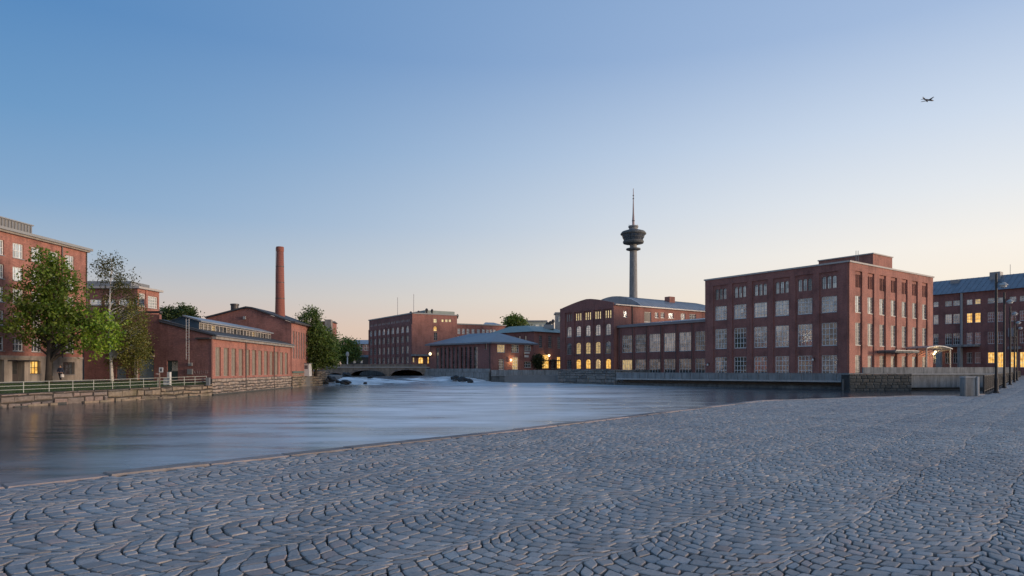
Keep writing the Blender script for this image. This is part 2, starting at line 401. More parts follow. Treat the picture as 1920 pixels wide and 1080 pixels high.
def cobbles():
    ang = math.atan2(7.76, 6.67); ax = np.array([math.cos(ang), math.sin(ang)]); pe = np.array([-ax[1], ax[0]])
    W, t = 1.14, .148; Rr = W/math.sqrt(2); ns = 9
    bands = np.arange(-50, 12); ks = np.arange(-70, 640)
    B, K = np.meshgrid(bands, ks, indexing='ij'); B = B.ravel(); K = K.ravel()
    ph = rng.uniform(0, 1, 200)[(B+60) % 200]
    # coarse cull by band/course centre
    a0 = (K+ph)*t; cx = ax[0]*a0+pe[0]*B*W; cy = ax[1]*a0+pe[1]*B*W
    keep = (cy > .6) & (cy < 64) & (np.abs(cx) < .90*cy+7)
    B, K, ph = B[keep], K[keep], ph[keep]
    out = []
    for i in range(ns+1):
        off = np.where(K % 2 == 0, 0.0, .5)
        th0 = (i-off)/ns; th1 = (i+1-off)/ns
        ok = (th1 > .02) & (th0 < .98)
        b, k, p_, q0, q1 = B[ok], K[ok], ph[ok], np.clip(th0[ok], 0, 1), np.clip(th1[ok], 0, 1)
        def jit(idx):   # shared boundary jitter per course
            return (np.sin(k*12.9898+idx*78.233+b*37.719)*43758.5453 % 1-.5)*.34/ns
        q0 = np.where((q0 > .001) & (q0 < .999), q0+jit(i), q0); q1 = np.where((q1 > .001) & (q1 < .999), q1+jit(i+1), q1)
        def cnr(q, kk):
            th = (q-.5)*math.pi/2
            wob = (np.sin(kk*3.7+b*1.9+th*5)*.010+np.sin(kk*1.3+b*7+th*2.2)*.014)
            a = (kk+p_)*t-Rr*np.cos(th)+wob; e = b*W+Rr*np.sin(th)
            return np.stack([ax[0]*a+pe[0]*e, ax[1]*a+pe[1]*e], -1)
        out.append(np.stack([cnr(q0, k), cnr(q0, k+1), cnr(q1, k+1), cnr(q1, k)], 1))
    Q = np.concatenate(out)                       # n,4,2
    Q = Q+rng.normal(0, .0045, Q.shape)
    x, y = Q[..., 0].copy(), Q[..., 1].copy()       # laying is uneven: every row and edge wanders a little
    Q[..., 0] += .030*np.sin(x*4.1+y*1.7)+.022*np.sin(y*7.3-x*2.9+1)+.05*np.sin(x*.9+y*.6)
    Q[..., 1] += .030*np.sin(y*3.7-x*2.2+2)+.022*np.sin(x*6.9+y*3.1)+.05*np.sin(y*.8-x*.7+1)
    al = x*ax[0]+y*ax[1]; zig = .018*np.sin(al*19.7+3*np.sin(al*2.3))*(.6+.4*np.sin(x*2.1-y*1.3))
    Q = Q+zig[..., None]*pe
    # orientation: make ccw
    ar = np.zeros(len(Q))
    for i in range(4):
        j = (i+1) % 4; ar += Q[:, i, 0]*Q[:, j, 1]-Q[:, j, 0]*Q[:, i, 1]
    Q[ar < 0] = Q[ar < 0][:, ::-1]
    c = Q.mean(1)
    ok = inside(PLAZA, c[:, 0], c[:, 1]) & (seg_dist(QUAY+ENDW, c[:, 0], c[:, 1]) > .43) & (seg_dist(RAIL, c[:, 0], c[:, 1]) > .5)
    ok &= np.abs(ar) > .006
    Q, c = Q[ok], c[ok]
    seen = (c[:, 1] > 4.72) & (np.abs(c[:, 0]) < .78*c[:, 1])
    o = np.argsort(c[:, 1]**2+c[:, 0]**2*.3+np.where(seen, 0, 1e5)); Q, c = Q[o], c[o]
    return Q, c
Q, cc_ = cobbles()
def stone_arrays(Q, octo):
    n = len(Q); c = Q.mean(1, keepdims=True)
    v = Q-c; ln = np.linalg.norm(v, axis=2, keepdims=True); inner = c+v*(1-.0118/np.maximum(ln, .02))
    if octo:
        nx = np.roll(inner, -1, 1); pv = np.roll(inner, 1, 1); r = rng.uniform(.07, .17, (n, 4, 1))
        ring = np.stack([inner+(pv-inner)*r, inner+(nx-inner)*r], 2).reshape(n, 8, 2); m = 8
    else: ring, m = inner, 4
    h = rng.normal(0, .0022, (n, 1)); tx = rng.normal(0, .013, (n, 2))
    def lvl(scale, z):
        xy = c+(ring-c)*scale
        zz = z+h+((xy-c)*tx[:, None, :]).sum(2)
        return np.concatenate([xy, zz[..., None]], 2)
    V = np.concatenate([lvl(1.0, -.05), lvl(1.0, -.0045), lvl(.94, -.001), lvl(.75, .0005)], 1)
    fs = []
    for lv in range(3):
        for i in range(m):
            fs.append((lv*m+i, lv*m+(i+1) % m, (lv+1)*m+(i+1) % m, (lv+1)*m+i))
    cap = tuple(3*m+i for i in range(m))
    b = rng.normal(0, 1, n)
    base = np.array([.325, .298, .276])*(1+.12*b[:, None]); warm = rng.random(n) < .05
    base[warm] *= np.array([1.18, 1.0, .93]); cool = rng.random(n) < .15; base[cool] *= np.array([.9, .98, 1.03])
    return V, fs, cap, m, np.clip(base, .1, .6)
def set_tint(me, cols):
    a = me.attributes.new('tint', 'FLOAT_COLOR', 'POINT')
    a.data.foreach_set('color', np.concatenate([cols, np.ones((len(cols), 1))], 1).astype(np.float32).ravel())
NIND = 298
V, fs, cap, m_, tint = stone_arrays(Q[:NIND], True)
for i in range(NIND):
    o3 = V[i].mean(0); o3[2] = 0
    me = bpy.data.meshes.new('cobblestone'); me.from_pydata((V[i]-o3).tolist(), [], fs+[cap]); me.materials.append(COBB)
    set_tint(me, np.repeat(tint[i:i+1], len(V[i]), 0))
    ob = bpy.data.objects.new('cobblestone', me); COL.objects.link(ob); place(ob, Vector(o3), plaza)
def bulk(Qs, octo, name):
    V, fs, cap, m, tint = stone_arrays(Qs, octo); n, nv = V.shape[:2]
    me = bpy.data.meshes.new(name)
    quads = np.array(fs)[None]+(np.arange(n)*nv)[:, None, None]; caps = np.array(cap)[None]+(np.arange(n)*nv)[:, None]
    loops = np.concatenate([quads.reshape(n, -1), caps], 1).ravel()
    sizes = np.tile(np.array([4]*len(fs)+[m]), n); starts = np.concatenate([[0], np.cumsum(sizes)[:-1]])
    me.vertices.add(n*nv); me.vertices.foreach_set('co', V.astype(np.float32).ravel())
    me.loops.add(len(loops)); me.loops.foreach_set('vertex_index', loops.astype(np.int32))
    me.polygons.add(len(sizes)); me.polygons.foreach_set('loop_start', starts.astype(np.int32))
    me.update(calc_edges=True); me.validate()
    set_tint(me, np.repeat(tint, nv, 0)); me.materials.append(COBB)
    ob = bpy.data.objects.new(name, me); COL.objects.link(ob); place(ob, Vector((0, 0, 0)), None)
    ob.parent = plaza; ob.location = -ORG[plaza.name]; ob['kind'] = 'stuff'
    return n
rest = Q[NIND:]; dd = cc_[NIND:, 1]
nb = [bulk(rest[dd < 15], True, 'cobble_paving'), bulk(rest[dd >= 15], False, 'cobble_paving')]
print('cobbles', nb)
fp = [(46, 63.4), (140, 63.4), (140, 134.3), (104.2, 134.3)]
sheet('street_paving', fp, -.006, FARP, kind='structure', parent=plaza)
sheet('street_paving', [(-34, -60), (140, -60), (140, 63.2), (64, 63.2), (7.6, .6), (-7.6, .6), (-14, -.6), (-33.6, -24)], -.03, FARP, parent=plaza)

# quay coping stones (with a dark joint towards the cobbles)
quay = empty('quay_edge', (0, 16.3, 0), 'pale granite kerb stones along the river edge of the plaza', 'kerb')
KERB = stone_mat('kerb_granite', (.27, .25, .245))
def kerb_run(pts, wd, parent, ln, z0=-1.9, z1=.014):
    for (a, b) in zip(pts[:-1], pts[1:]):
        a, b = Vector(a), Vector(b); f = Fac(b, a); n = max(1, round(f.len/ln)); s = 0
        cut = sorted([0, f.len]+[f.len*(i+random.uniform(-.12, .12))/n for i in range(1, n)])
        for s0, s1 in zip(cut[:-1], cut[1:]):
            j = random.uniform(-.008, .008)
            mb = MB(); mb.fbox(f, s0+.008, s1-.008, z0, z1-.03+j, -wd, .0+j)
            mb.add([f.pt(s0+.008, z1-.03+j, j), f.pt(s1-.008, z1-.03+j, j), f.pt(s1-.008, z1-.03+j, -wd), f.pt(s0+.008, z1-.03+j, -wd),
                    f.pt(s0+.025, z1+j, j-.018), f.pt(s1-.025, z1+j, j-.018), f.pt(s1-.025, z1+j, -wd+.018), f.pt(s0+.025, z1+j, -wd+.018)],
                   [(4, 5, 6, 7), (0, 1, 5, 4), (1, 2, 6, 5), (2, 3, 7, 6), (3, 0, 4, 7)])
            mb.build('kerb_stone', KERB, parent)
kerb_run([(-9.9, 4.8)]+QUAY[1:], .36, quay, 1.35)
kerb_run([QUAY[-1]]+ENDW, .3, quay, 1.5)

# --- river
def water_mat():
    m, nt, bs = newmat('river_water'); p = position(nt)
    mp = nt.nodes.new('ShaderNodeMapping'); nt.links.new(p, mp.inputs[0]); mp.inputs['Scale'].default_value = (.16, .5, 1); mp.inputs['Rotation'].default_value = (0, 0, R(14))
    n1 = tex_noise(nt, 1.0, 5, mp.outputs[0], .55)
    mp2 = nt.nodes.new('ShaderNodeMapping'); nt.links.new(p, mp2.inputs[0]); mp2.inputs['Scale'].default_value = (.03, .11, 1); mp2.inputs['Rotation'].default_value = (0, 0, R(10))
    n2 = tex_noise(nt, 1.0, 4, mp2.outputs[0], .6)
    at = nt.nodes.new('ShaderNodeAttribute'); at.attribute_name = 'foam'
    foam = math_node(nt, 'MULTIPLY', at.outputs['Fac'], col_ramp(nt, n1, [(.32, (.42,)*3), (.56, (1,)*3)]), True)
    silt = math_node(nt, 'MULTIPLY', col_ramp(nt, n2, [(.40, (.0,)*3), (.7, (.10,)*3)]), col_ramp(nt, n1, [(.3, (.55,)*3), (.6, (1,)*3)]))
    f = math_node(nt, 'MAXIMUM', foam, silt)
    c = mixc(nt, f, (.02, .034, .045), (.96, .93, .91))
    nt.links.new(c, bs.inputs['Base Color'])
    rg = math_node(nt, 'ADD', .13, math_node(nt, 'MULTIPLY', f, .35)); nt.links.new(rg, bs.inputs['Roughness'])
    bs.inputs['IOR'].default_value = 1.33
    nt.links.new(math_node(nt, 'SUBTRACT', .5, math_node(nt, 'MULTIPLY', f, .25)), bs.inputs['Specular IOR Level'])
    hh = math_node(nt, 'ADD', n1, math_node(nt, 'MULTIPLY', n2, 1.6))
    bump(nt, bs, hh, .25, .4)
    return m
WATER = water_mat()
def fbm(x, y, seed=0):
    r = np.random.default_rng(seed); v = 0
    for o in range(6):
        for _ in range(3):
            a = r.uniform(0, 6.28); k = .12*1.9**o; p = r.uniform(0, 6.28)
            v = v+np.sin((x*math.cos(a)*.7+y*math.sin(a)*1.2)*k+p+1.5*np.sin(.3*k*(x-y)+p*2))/1.75**o
    return v/3.2
gx = np.concatenate([np.linspace(-60, -48, 8)[:-1], np.linspace(-48, 4, 190), np.linspace(4, 80, 60)[1:]])
gy = np.concatenate([np.linspace(-30, 108, 80)[:-1], np.linspace(108, 172, 260), np.linspace(172, 320, 30)[1:]])
X, Y = np.meshgrid(gx, gy)
qv = Y-.55*(X+26)*np.clip((X+60)/20, 0, 1)
rt = np.clip((qv-124)/38, 0, 1); rt = rt*rt*(3-2*rt); chan = np.clip((2-X)/10, 0, 1); rt = rt*chan
turb = np.exp(-((qv-141)/13)**2)*chan
nz_ = fbm(X*2.2, Y*2.2, 3)
Zw = WATER_Z+1.42*rt+turb*(.34*nz_+.2*fbm(X*7, Y*7, 5))
fo = np.clip(turb*1.5*np.clip(.55+.75*nz_+.5*fbm(X*6, Y*9, 31), 0, 1.2)+.35*np.exp(-((qv-126)/7)**2)*chan*(.5+.5*fbm(X*1.5, Y*3, 8)), 0, 1)
mid = -4+.06*(Y-40); half = np.where(X < mid, 9+.12*np.clip(Y, 0, 130), 9+.16*np.clip(Y, 0, 130))
foam_sheen = np.exp(-(np.abs(X-mid)/half)**2.6)*np.clip((Y-4)/30, 0, 1)  # pale mid-river band: foam, with the sky's sheen also put into the colour
fo = np.maximum(fo, np.clip(foam_sheen*(.86+.26*fbm(X*.7, Y*2.2, 21)+.18*fbm(X*2.5, Y*8, 22)), 0, 1))
fo = np.maximum(fo, .8*np.exp(-((X-24.3)**2/5+(Y-39.8)**2/1.3)))
me = bpy.data.meshes.new('river'); ny, nx_ = X.shape
idx = np.arange(ny*nx_).reshape(ny, nx_)
fc = np.stack([idx[:-1, :-1], idx[:-1, 1:], idx[1:, 1:], idx[1:, :-1]], -1).reshape(-1, 4)
me.from_pydata(np.stack([X, Y, Zw], -1).reshape(-1, 3).tolist(), [], fc.tolist()); me.materials.append(WATER)
at = me.attributes.new('foam', 'FLOAT', 'POINT'); at.data.foreach_set('value', fo.astype(np.float32).ravel())
me.polygons.foreach_set('use_smooth', [True]*len(me.polygons))
river = bpy.data.objects.new('river', me); COL.objects.link(river); ORG[river.name] = Vector((0, 0, 0)); tag(river, kind='structure')

# --- left bank: lawn, pavement, terrain
def grass_mat():
    m, nt, bs = newmat('grass'); p = position(nt)
    c = col_ramp(nt, tex_noise(nt, .6, 6, p), [(.3, (.035, .06, .018)), (.5, (.05, .085, .024)), (.75, (.085, .12, .035))])
    nt.links.new(c, bs.inputs['Base Color']); bs.inputs['Roughness'].default_value = .9
    bump(nt, bs, tex_noise(nt, 14, 4, p), .8, .08); return m
GRASS = grass_mat(); ASPH = plain('asphalt', (.075, .078, .082), .85, .25, .8); PAVE = plain('pavement', (.20, .20, .195), .85, .15, .9)
BANK = [(-44, 22), (-42.4, 40), (-40.8, 52.2), (-40.1, 57.3), (-38.6, 62.5), (-37.2, 69.3), (-35.6, 77.8)]
BANK_T = [-.55, -.52, -.49, -.47, -.44, -.36, -.25]
lw = MB()
for i, ((x, y), z) in enumerate(zip(BANK, BANK_T)): lw.v += [(x-.2, y, z), (x-4, y, z+.25), (x-8.6, y+.3, .16), (x-8.7, y+.3, -1)]
for i in range(len(BANK)-1):
    for j in range(3): lw.f.append((i*4+j+4, i*4+j+5, i*4+j+1, i*4+j))
lawn = tag(lw.build('lawn', GRASS), kind='structure')
sheet('pavement', [(-120, 20), (-52.4, 20), (-50.4, 40), (-49.2, 52.3), (-46.8, 62.7), (-43.9, 78), (-44, 79), (-120, 79)], .15, PAVE)
pv = MB(); pv.prism([(-600, 79), (-37.2, 79), (-37.2, 109), (-37, 127), (-36.2, 140), (-48, 160), (-48, 900), (-600, 1500)], -3, .25); tag(pv.build('far_bank_ground', PAVE), kind='structure')
pv = MB(); pv.prism([(-14, 176), (-21.4, 167.2), (-4.6, 150.4), (10, 148), (11, 146), (21, 129.5), (52, 101.5), (48.4, 96.2), (59.2, 96.9), (80, 97), (104, 134.5), (140, 134.5), (1800, 1000), (1800, 2500), (-14, 2500)], -3, .02)
tag(pv.build('right_bank_ground', PAVE), kind='structure')
# grass blades at the lawn
gm = MB()
for _ in range(9000):
    i = random.choice([2, 3, 4, 5, 5, 2, 3, 4]); t = random.random(); u = random.random()
    (x0, y0), (x1, y1) = BANK[i], BANK[i+1]; x = x0+(x1-x0)*t-.25-8*u; y = y0+(y1-y0)*t
    zb = BANK_T[i]+(BANK_T[i+1]-BANK_T[i])*t; z = zb+.25*min(u*8/3.8, 1)+(.16-zb-.25)*max(0, (u*8-3.8)/4.6)
    h = random.uniform(.05, .16); a = random.uniform(0, 6.28); w2 = .02
    gm.add([(x-w2*math.cos(a), y-w2*math.sin(a), z-.01), (x+w2*math.cos(a), y+w2*math.sin(a), z-.01), (x+random.uniform(-.04, .04), y+random.uniform(-.04, .04), z+h)], [(0, 1, 2)])
gb = gm.build('grass_blades', GRASS); tag(gb, kind='stuff')

# ================================================================ BUILDINGS, RIGHT BANK
UD = Vector((-.728, 1)).normalized()            # along the mill fronts, away to the left
UR = Vector((UD.y, -UD.x))                      # at right angles, away to the right  (.81,.59)
def ray_on(P0, u, px):
    k = (px-960)/F; den = u.x-k*u.y; return P0+u*((k*P0.y-P0.x)/den)
def quad_mass(root, Lp, C, Rp, z0, z1, mat, roofm=ROOF_D):
    """the two hidden walls and a flat roof behind the two visible fronts"""
    B4 = Lp+Rp-C
    wall(root, Fac(Rp, B4), z0, z1, mat=mat); wall(root, Fac(B4, Lp), z0, z1, mat=mat)
    zz = z1-.35
    MB().add([(p.x, p.y, zz) for p in (C, Rp, B4, Lp)], [(0, 1, 2, 3)]).build('roof', roofm, root)
    return [Fac(Rp, B4), Fac(B4, Lp)]

# --- big four-storey mill with the two brick fronts
C0 = PX(1590, 105); L0 = ray_on(C0, UD, 1323); R0 = ray_on(C0, UR, 1747)
mill = empty('brick_mill', (C0.x, C0.y, 0), 'large four storey red brick mill with rooftop box on the right bank', 'building')
fl, fr = Fac(L0, C0), Fac(C0, R0); ZT = 18.6
rows4 = [(517.5, 541), (555.3, 585.7), (605, 648), (666, 704)]
cl, wl, csl = cells(fl, (1340.3, 1363.1), (1540.9, 1568.5), 6, rows4, 1555)
ops = []
for j, row in enumerate(cl):
    for (a, b, c, d) in row:
        if j == 0:
            w3 = (b-a)*.27
            for k in range(3): x = a+(b-a)*(k+.5)/3; ops.append((x-w3/2, x+w3/2, c, d, .8))
        else: ops.append((a, b, c, d))
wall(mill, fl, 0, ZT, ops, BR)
gsel = {1: lambda i: pick([GL, GL_C], [5, 1]), 2: lambda i: pick([GL, GL_C, GL_D], [2, 3, 2]), 3: lambda i: pick([GL, GL_C, GL_D], [3, 2, 2])}
for j, row in enumerate(cl):
    for i, (a, b, c, d) in enumerate(row):
        if j == 0:
            w3 = (b-a)*.27
            for k in range(3):
                x = a+(b-a)*(k+.5)/3; window(mill, fl, x-w3/2, x+w3/2, c, d, 2, 2, pick([GL, GL_D], [3, 1]), FRAME_G, .8, bw=.06, sill=False)
        else: window(mill, fl, a, b, c, d, 4, (4, 3, 4)[j-1] if j != 2 else 4, gsel[j](i), FRAME_W, bw=.12)
zp = fl.z(1555, 510)
sp = (csl[-1]-csl[0])/5
edges = [0]+[(csl[i]+csl[i+1])/2 for i in range(5)]+[fl.len]
for i in range(7):
    if i == 0: s0, s1 = .02, csl[0]-wl/2-.3
    elif i == 6: s0, s1 = csl[5]+wl/2+.3, fl.len-.003
    else: s0, s1 = csl[i-1]+wl/2+.28, csl[i]-wl/2-.28
    MB().fbox(fl, s0, s1, 0, zp, -.05, .18).build('pilaster', BR, mill)
MB().fbox(fl, .02, fl.len-.004, zp, ZT-.003, -.05, .19).build('frieze', BR, mill)
cr, wr, csr = cells(fr, (1601.6, 1615.5), (1727, 1738), 7, [(515, 539), (554.5, 585.7), (605, 647), (666, 704)], 1608.5)
wr = 1.75
ops = []; cr = [[((a+b)/2-wr/2, (a+b)/2+wr/2, c, d) for a, b, c, d in row] for row in cr]
for j, row in enumerate(cr):
    for i, (a, b, c, d) in enumerate(row):
        if j == 0:
            for k in range(3): x = a+(b-a)*(k+.5)/3; ops.append((x-.2, x+.2, c, d))
        else: ops.append((a, b, 0.05 if j == 3 and i in (1, 3, 5) else c, d))
wall(mill, fr, 0, ZT, ops, BR_SUN)
for j, row in enumerate(cr):
    for i, (a, b, c, d) in enumerate(row):
        if j == 0:
            for k in range(3): x = a+(b-a)*(k+.5)/3; window(mill, fr, x-.2, x+.2, c, d, 1, 2, GL_D, FRAME_B, bw=.05, sill=False)
        elif j == 3 and i in (1, 3, 5):
            dr = MB().fbox(fr, a, b, .05, d, -.22, -.14).build('door', DOOR_B if i == 5 else FRAME_G, mill)
            MB().fbox(fr, a+.25, b-.25, 1.1, d-.4, -.135, -.12).build('pane', GL, dr)
            MB().fbox(fr, b-.2, b-.14, 1.0, 1.5, -.135, -.08).build('handle', GREY_M, dr)
        else: window(mill, fr, a, b, c, d, 3, (5, 6, 5)[j-1], GL_L if j == 1 else pick([GL, GL_C], [2, 3]), FRAME_G, bw=.07, off=-.1)
spr = csr[1]-csr[0]
for i in range(8):
    s0 = (csr[i-1]+wr/2+.10) if i else .003
    s1 = (csr[i]-wr/2-.42) if i < 7 else fr.len-.02
    MB().fbox(fr, s0, s1, 0, zp, -.05, .22).build('pilaster', BR_SUN, mill)
MB().fbox(fr, .004, fr.len-.02, zp, ZT-.004, -.05, .24).build('frieze', BR_SUN, mill)
hid = quad_mass(mill, L0, C0, R0, 0, ZT, BR)
coping(mill, [fl.shift(.2), fr.shift(.25)], ZT, .26, .16); coping(mill, hid, ZT+.003, .25, .1)
# rooftop box
pc = ray_on(C0+UD*9+UR*4.5, UD, 1640); pcs = PX(1637, 118)
pl_ = ray_on(pcs, UD, 1535); pr_ = ray_on(pcs, UR, 1673); zpt = Zp(476, 118)
box = MB().prism([tuple(p) for p in (pcs, pr_, pr_+pl_-pcs, pl_)], ZT-.5, zpt).build('rooftop_box', BR_SUN, mill)
MB().prism([tuple(p) for p in (pcs-UD*.15-UR*.15, pr_+UR*.15-UD*.15, pr_+pl_-pcs+UD*.15+UR*.15, pl_+UD*.15-UR*.15)], zpt, zpt+.2).build('coping', TRIM, box)
fbx = Fac(pcs, pr_)
for k in range(7):
    s = fbx.len*(k+.7)/8; MB().fbox(fbx, s-.22, s+.22, ZT+.35, ZT+1.0, .01, .05).build('vent', FRAME_B, box)
for px in (1605, 1609):
    q = PX(px, 117); MB().tube([(q.x, q.y, ZT), (q.x, q.y, Zp(470, 117))], .05).build('aerial', GREY_M, mill)
# entrance canopies and fittings
s0, s1 = fr.s(1641), fr.s(1686); zc = fr.z(1660, 662)
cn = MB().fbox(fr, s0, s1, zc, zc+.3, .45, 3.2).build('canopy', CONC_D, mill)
MB().fbox(fr, s0+.1, s1-.1, zc+.304, zc+.42, .5, 3.3).build('canopy_roof', ROOF_G, cn)
s0, s1 = fr.s(1692), fr.s(1741); zc = fr.z(1715, 660)
an = MB(); K = 10
for k in range(K):
    t0, t1 = k/K, (k+1)/K; a, b = s0+(s1-s0)*t0, s0+(s1-s0)*t1
    h0, h1 = zc+.9*math.sin(math.pi*(.18+.64*t0)), zc+.9*math.sin(math.pi*(.18+.64*t1))
    an.hexa([fr.pt(a, h0, 4), fr.pt(b, h1, 4), fr.pt(b, h1, .5), fr.pt(a, h0, .5), fr.pt(a, h0+.16, 4), fr.pt(b, h1+.16, 4), fr.pt(b, h1+.16, .5), fr.pt(a, h0+.16, .5)])
can = an.build('arched_canopy', ROOF_G, mill)
for k in range(6):
    s = s0+.3+(s1-s0-.6)*k/5
    MB().tube([fr.pt(s, zc-.7, .6), fr.pt(s+.3, zc+.2, 2.2), fr.pt(s, zc+.45, 3.8)], .06, 5).build('truss', TRIM, can)
for s in (s0+.4, s1-.4): MB().fbox(fr, s-.09, s+.09, 0, zc+.6, 3.6, 3.8).build('post', GREY_M, can)
wl_ = empty('canopy_lamp', fr.pt(s1-2.2, zc-.1, 2.0), 'warm lamp glowing under the arched canopy of the big mill', 'lamp')
MB().lathe(fr.pt(s1-2.2, 0, 2)[0], fr.pt(s1-2.2, 0, 2)[1], [(.05, zc-.1), (.22, zc), (.22, zc+.15), (.05, zc+.25)], 10).build('bulb', BULB, wl_)
def glow(parent, loc, e, c=(1, .66, .3), r=.15):
    l = bpy.data.lights.new('glow', 'POINT'); l.energy = e; l.color = c; l.shadow_soft_size = r
    o = bpy.data.objects.new('glow', l); COL.objects.link(o); place(o, Vector(loc), parent)
glow(wl_, fr.pt(s1-2.2, zc-.45, 2.0), 110)
for px, py, nm in ((1528, 676, 'wall_lamp'), (1331, 685, 'wall_lamp')):
    f = fl; s, z = f.s(px), f.z(px, py)
    t = empty(nm, f.pt(s, z, .2), 'small unlit white wall lamp on the mill front by the %s ground floor window' % ('fifth' if px > 1400 else 'leftmost'), 'lamp')
    MB().fbox(f, s-.04, s+.04, z, z+.5, .18, .3).build('bracket', BLACK, t)
    MB().tube([f.pt(s, z+.45, .3), f.pt(s, z+.5, .6), f.pt(s, z+.3, .72)], .03, 5).build('arm', BLACK, t)
    q = f.pt(s, z, .72); MB().lathe(q[0], q[1], [(.05, z-.12), (.16, z-.05), (.2, z+.12), (.1, z+.28), (.03, z+.32)], 10).build('globe', WHITE, t)

# --- low two-storey wing
fw_full = fl.shift(-.7)
wA = fw_full.A+fw_full.u*fw_full.s(1160); wB = fw_full.A+fw_full.u*(fw_full.s(1323.5)+.3)
fw = Fac(wA, wB)
wing = empty('mill_wing', (wB.x, wB.y, 0), 'low two storey brick wing with tall windows left of the big mill', 'building')
zr = fw.z(1240, 607.5)
up, wu, csu = cells(fw, (1168.3, 1183), (1307.5, 1322.5), 6, [(629, 661), (674.5, 700)], 1175.6)
wu = 3.0
up = [[((a+b)/2-wu/2, (a+b)/2+wu/2, c, d) for a, b, c, d in row] for row in up]
wall(wing, fw, 0, zr, [o for row in up for o in row], BR_SHADE)
for j, row in enumerate(up):
    for i, o in enumerate(row):
        window(wing, fw, *o, 5 if j == 0 else 4, 4 if j == 0 else 3, (GL_D, GL_D, GL, GL, GL, GL_D)[i] if j == 0 else (GL_D if i else LIT_S), FRAME_W, bw=.07)
for i in range(6):
    a = (csu[i-1]+wu/2+.35) if i else .01; b = csu[i]-wu/2-.3
    if b > a: MB().fbox(fw, a, b, 0, zr-.5, -.05, .16).build('pilaster', BR_SHADE, wing)
depth = 9.0
fwb = Fac(fw.A-fw.n*depth, fw.B-fw.n*depth)
zr2 = zr+1.1
MB().add([fw.pt(-.2, zr, .45), fw.pt(fw.len, zr, .45), fw.pt(fw.len, zr2, -depth), fw.pt(-.2, zr2, -depth), fw.pt(-.2, zr+.3, .45), fw.pt(fw.len, zr+.3, .45), fw.pt(fw.len, zr2+.3, -depth), fw.pt(-.2, zr2+.3, -depth)],
         [(3, 2, 1, 0), (4, 5, 6, 7), (0, 1, 5, 4), (1, 2, 6, 5), (2, 3, 7, 6), (3, 0, 4, 7)]).build('roof', ROOF_B, wing)
MB().fbox(fw, -.2, fw.len, zr-.18, zr-.003, .0, .4).build('eave', GREY_M, wing)
wall(wing, Fac(fw.A-fw.n*depth, fw.A), 0, zr, mat=BR_SHADE)
for i in range(6):
    s = csu[i]-wu/2-.62
    MB().tube([fw.pt(s, 0, .24), fw.pt(s, zr-.2, .24)], .06, 6).build('downpipe', FRAME_B, wing)

# --- gable fronted mill with vaulted roof
gB = fl.A+fl.u*fl.s(1153.5)+fl.n*.3; gA = fl.A+fl.u*fl.s(1053)+fl.n*.3
fg = Fac(gA, gB); gR = ray_on(gB, UR, 1345)
fgr = Fac(gB, gR)
gab = empty('gabled_mill', (gA.x, gA.y, 0), 'gable fronted brick mill with five bays, lit windows and vaulted grey roof', 'building')
ze = 16.35; za = 18.0
cg, wg, csg = cells(fg, (1062.7, 1071.7), (1135.5, 1145), 5, [(581.7, 596.4), (607, 628), (640, 662.6), (673, 691.5)], 1140)
ops = []
for j, row in enumerate(cg):
    for (a, b, c, d) in row:
        if j == 0:
            for k in range(3): x = a-.25+(b-a+.5)*(k+.5)/3; ops.append((x-.24, x+.24, c, d))
        else: ops.append((a, b, c, d, .55))
apx = fg.s(1101.5)
def gtop(mb):
    pts = [(0, ze)]
    for k in range(1, 12):
        t = k/12; s = fg.len*t; tt = s/apx if s < apx else (fg.len-s)/(fg.len-apx)
        pts.append((s, ze+(za-ze)*(1-(1-tt)**1.35)))
    pts.append((fg.len, ze))
    mb.add([fg.pt(*p) for p in pts]+[fg.pt(*p, -.4) for p in pts], [tuple(range(len(pts)-1, -1, -1))]+[(i, i+1, len(pts)+i+1, len(pts)+i) for i in range(len(pts)-1)])
wall(gab, fg, 0, ze, ops, BR_SHADE, extra=gtop)
for j, row in enumerate(cg):
    for i, (a, b, c, d) in enumerate(row):
        if j == 0:
            for k in range(3): x = a-.25+(b-a+.5)*(k+.5)/3; window(gab, fg, x-.24, x+.24, c, d, 1, 3, LIT_W if i else GL_C, FRAME_G, bw=.06, sill=False)
        else:
            gl = GL_L if j == 1 else (LIT_S if i in (1, 2, 3) else GL_C) if j == 2 else ((GL, LIT, LIT, LIT_S, LIT)[i])
            window(gab, fg, a, b, c, d, 2, 4, gl, FRAME_G, .55, bw=.08)
for i in range(6):
    a = (csg[i-1]+wg/2+.45) if i else .01; b = (csg[i]-wg/2-.45) if i < 5 else fg.len-.01
    MB().fbox(fg, a, b, 0, fg.z(1140, 579), -.05, .22).build('pilaster', BR_SHADE, gab)
MB().fbox(fg, .01, fg.len-.01, fg.z(1140, 579), ze, -.05, .23).build('frieze', BR_SHADE, gab)
ops = []; wins = []
for x0, x1, y0, y1, nx, nz, gl in ((1169, 1176, 583, 595, 2, 3, GL_C), (1228, 1234.5, 586, 596, 2, 2, GL_D), (1239, 1246, 586, 596, 2, 2, GL_D), (1253.5, 1263, 587, 597, 2, 2, GL_L), (1276.5, 1285, 588, 600, 2, 3, GL_C), (1293, 1305, 589, 599, 3, 2, GL_D), (1208, 1221, 585, 604, 1, 1, FRAME_B)):
    o = (fgr.s(x0), fgr.s(x1), fgr.z((x0+x1)/2, y1), fgr.z((x0+x1)/2, y0)); ops.append(o); wins.append((o, nx, nz, gl))
wall(gab, fgr, 0, ze-.3, ops, BR_SUN)
for o, nx, nz, gl in wins: window(gab, fgr, *o, nx, nz, gl, FRAME_W, bw=.1)
wall(gab, Fac(gA+gR-gB, gA), 0, ze-.3, mat=BR_SHADE); wall(gab, Fac(gR, gA+gR-gB), 0, ze, mat=BR_SHADE)
rm = MB(); K = 12; prof = []
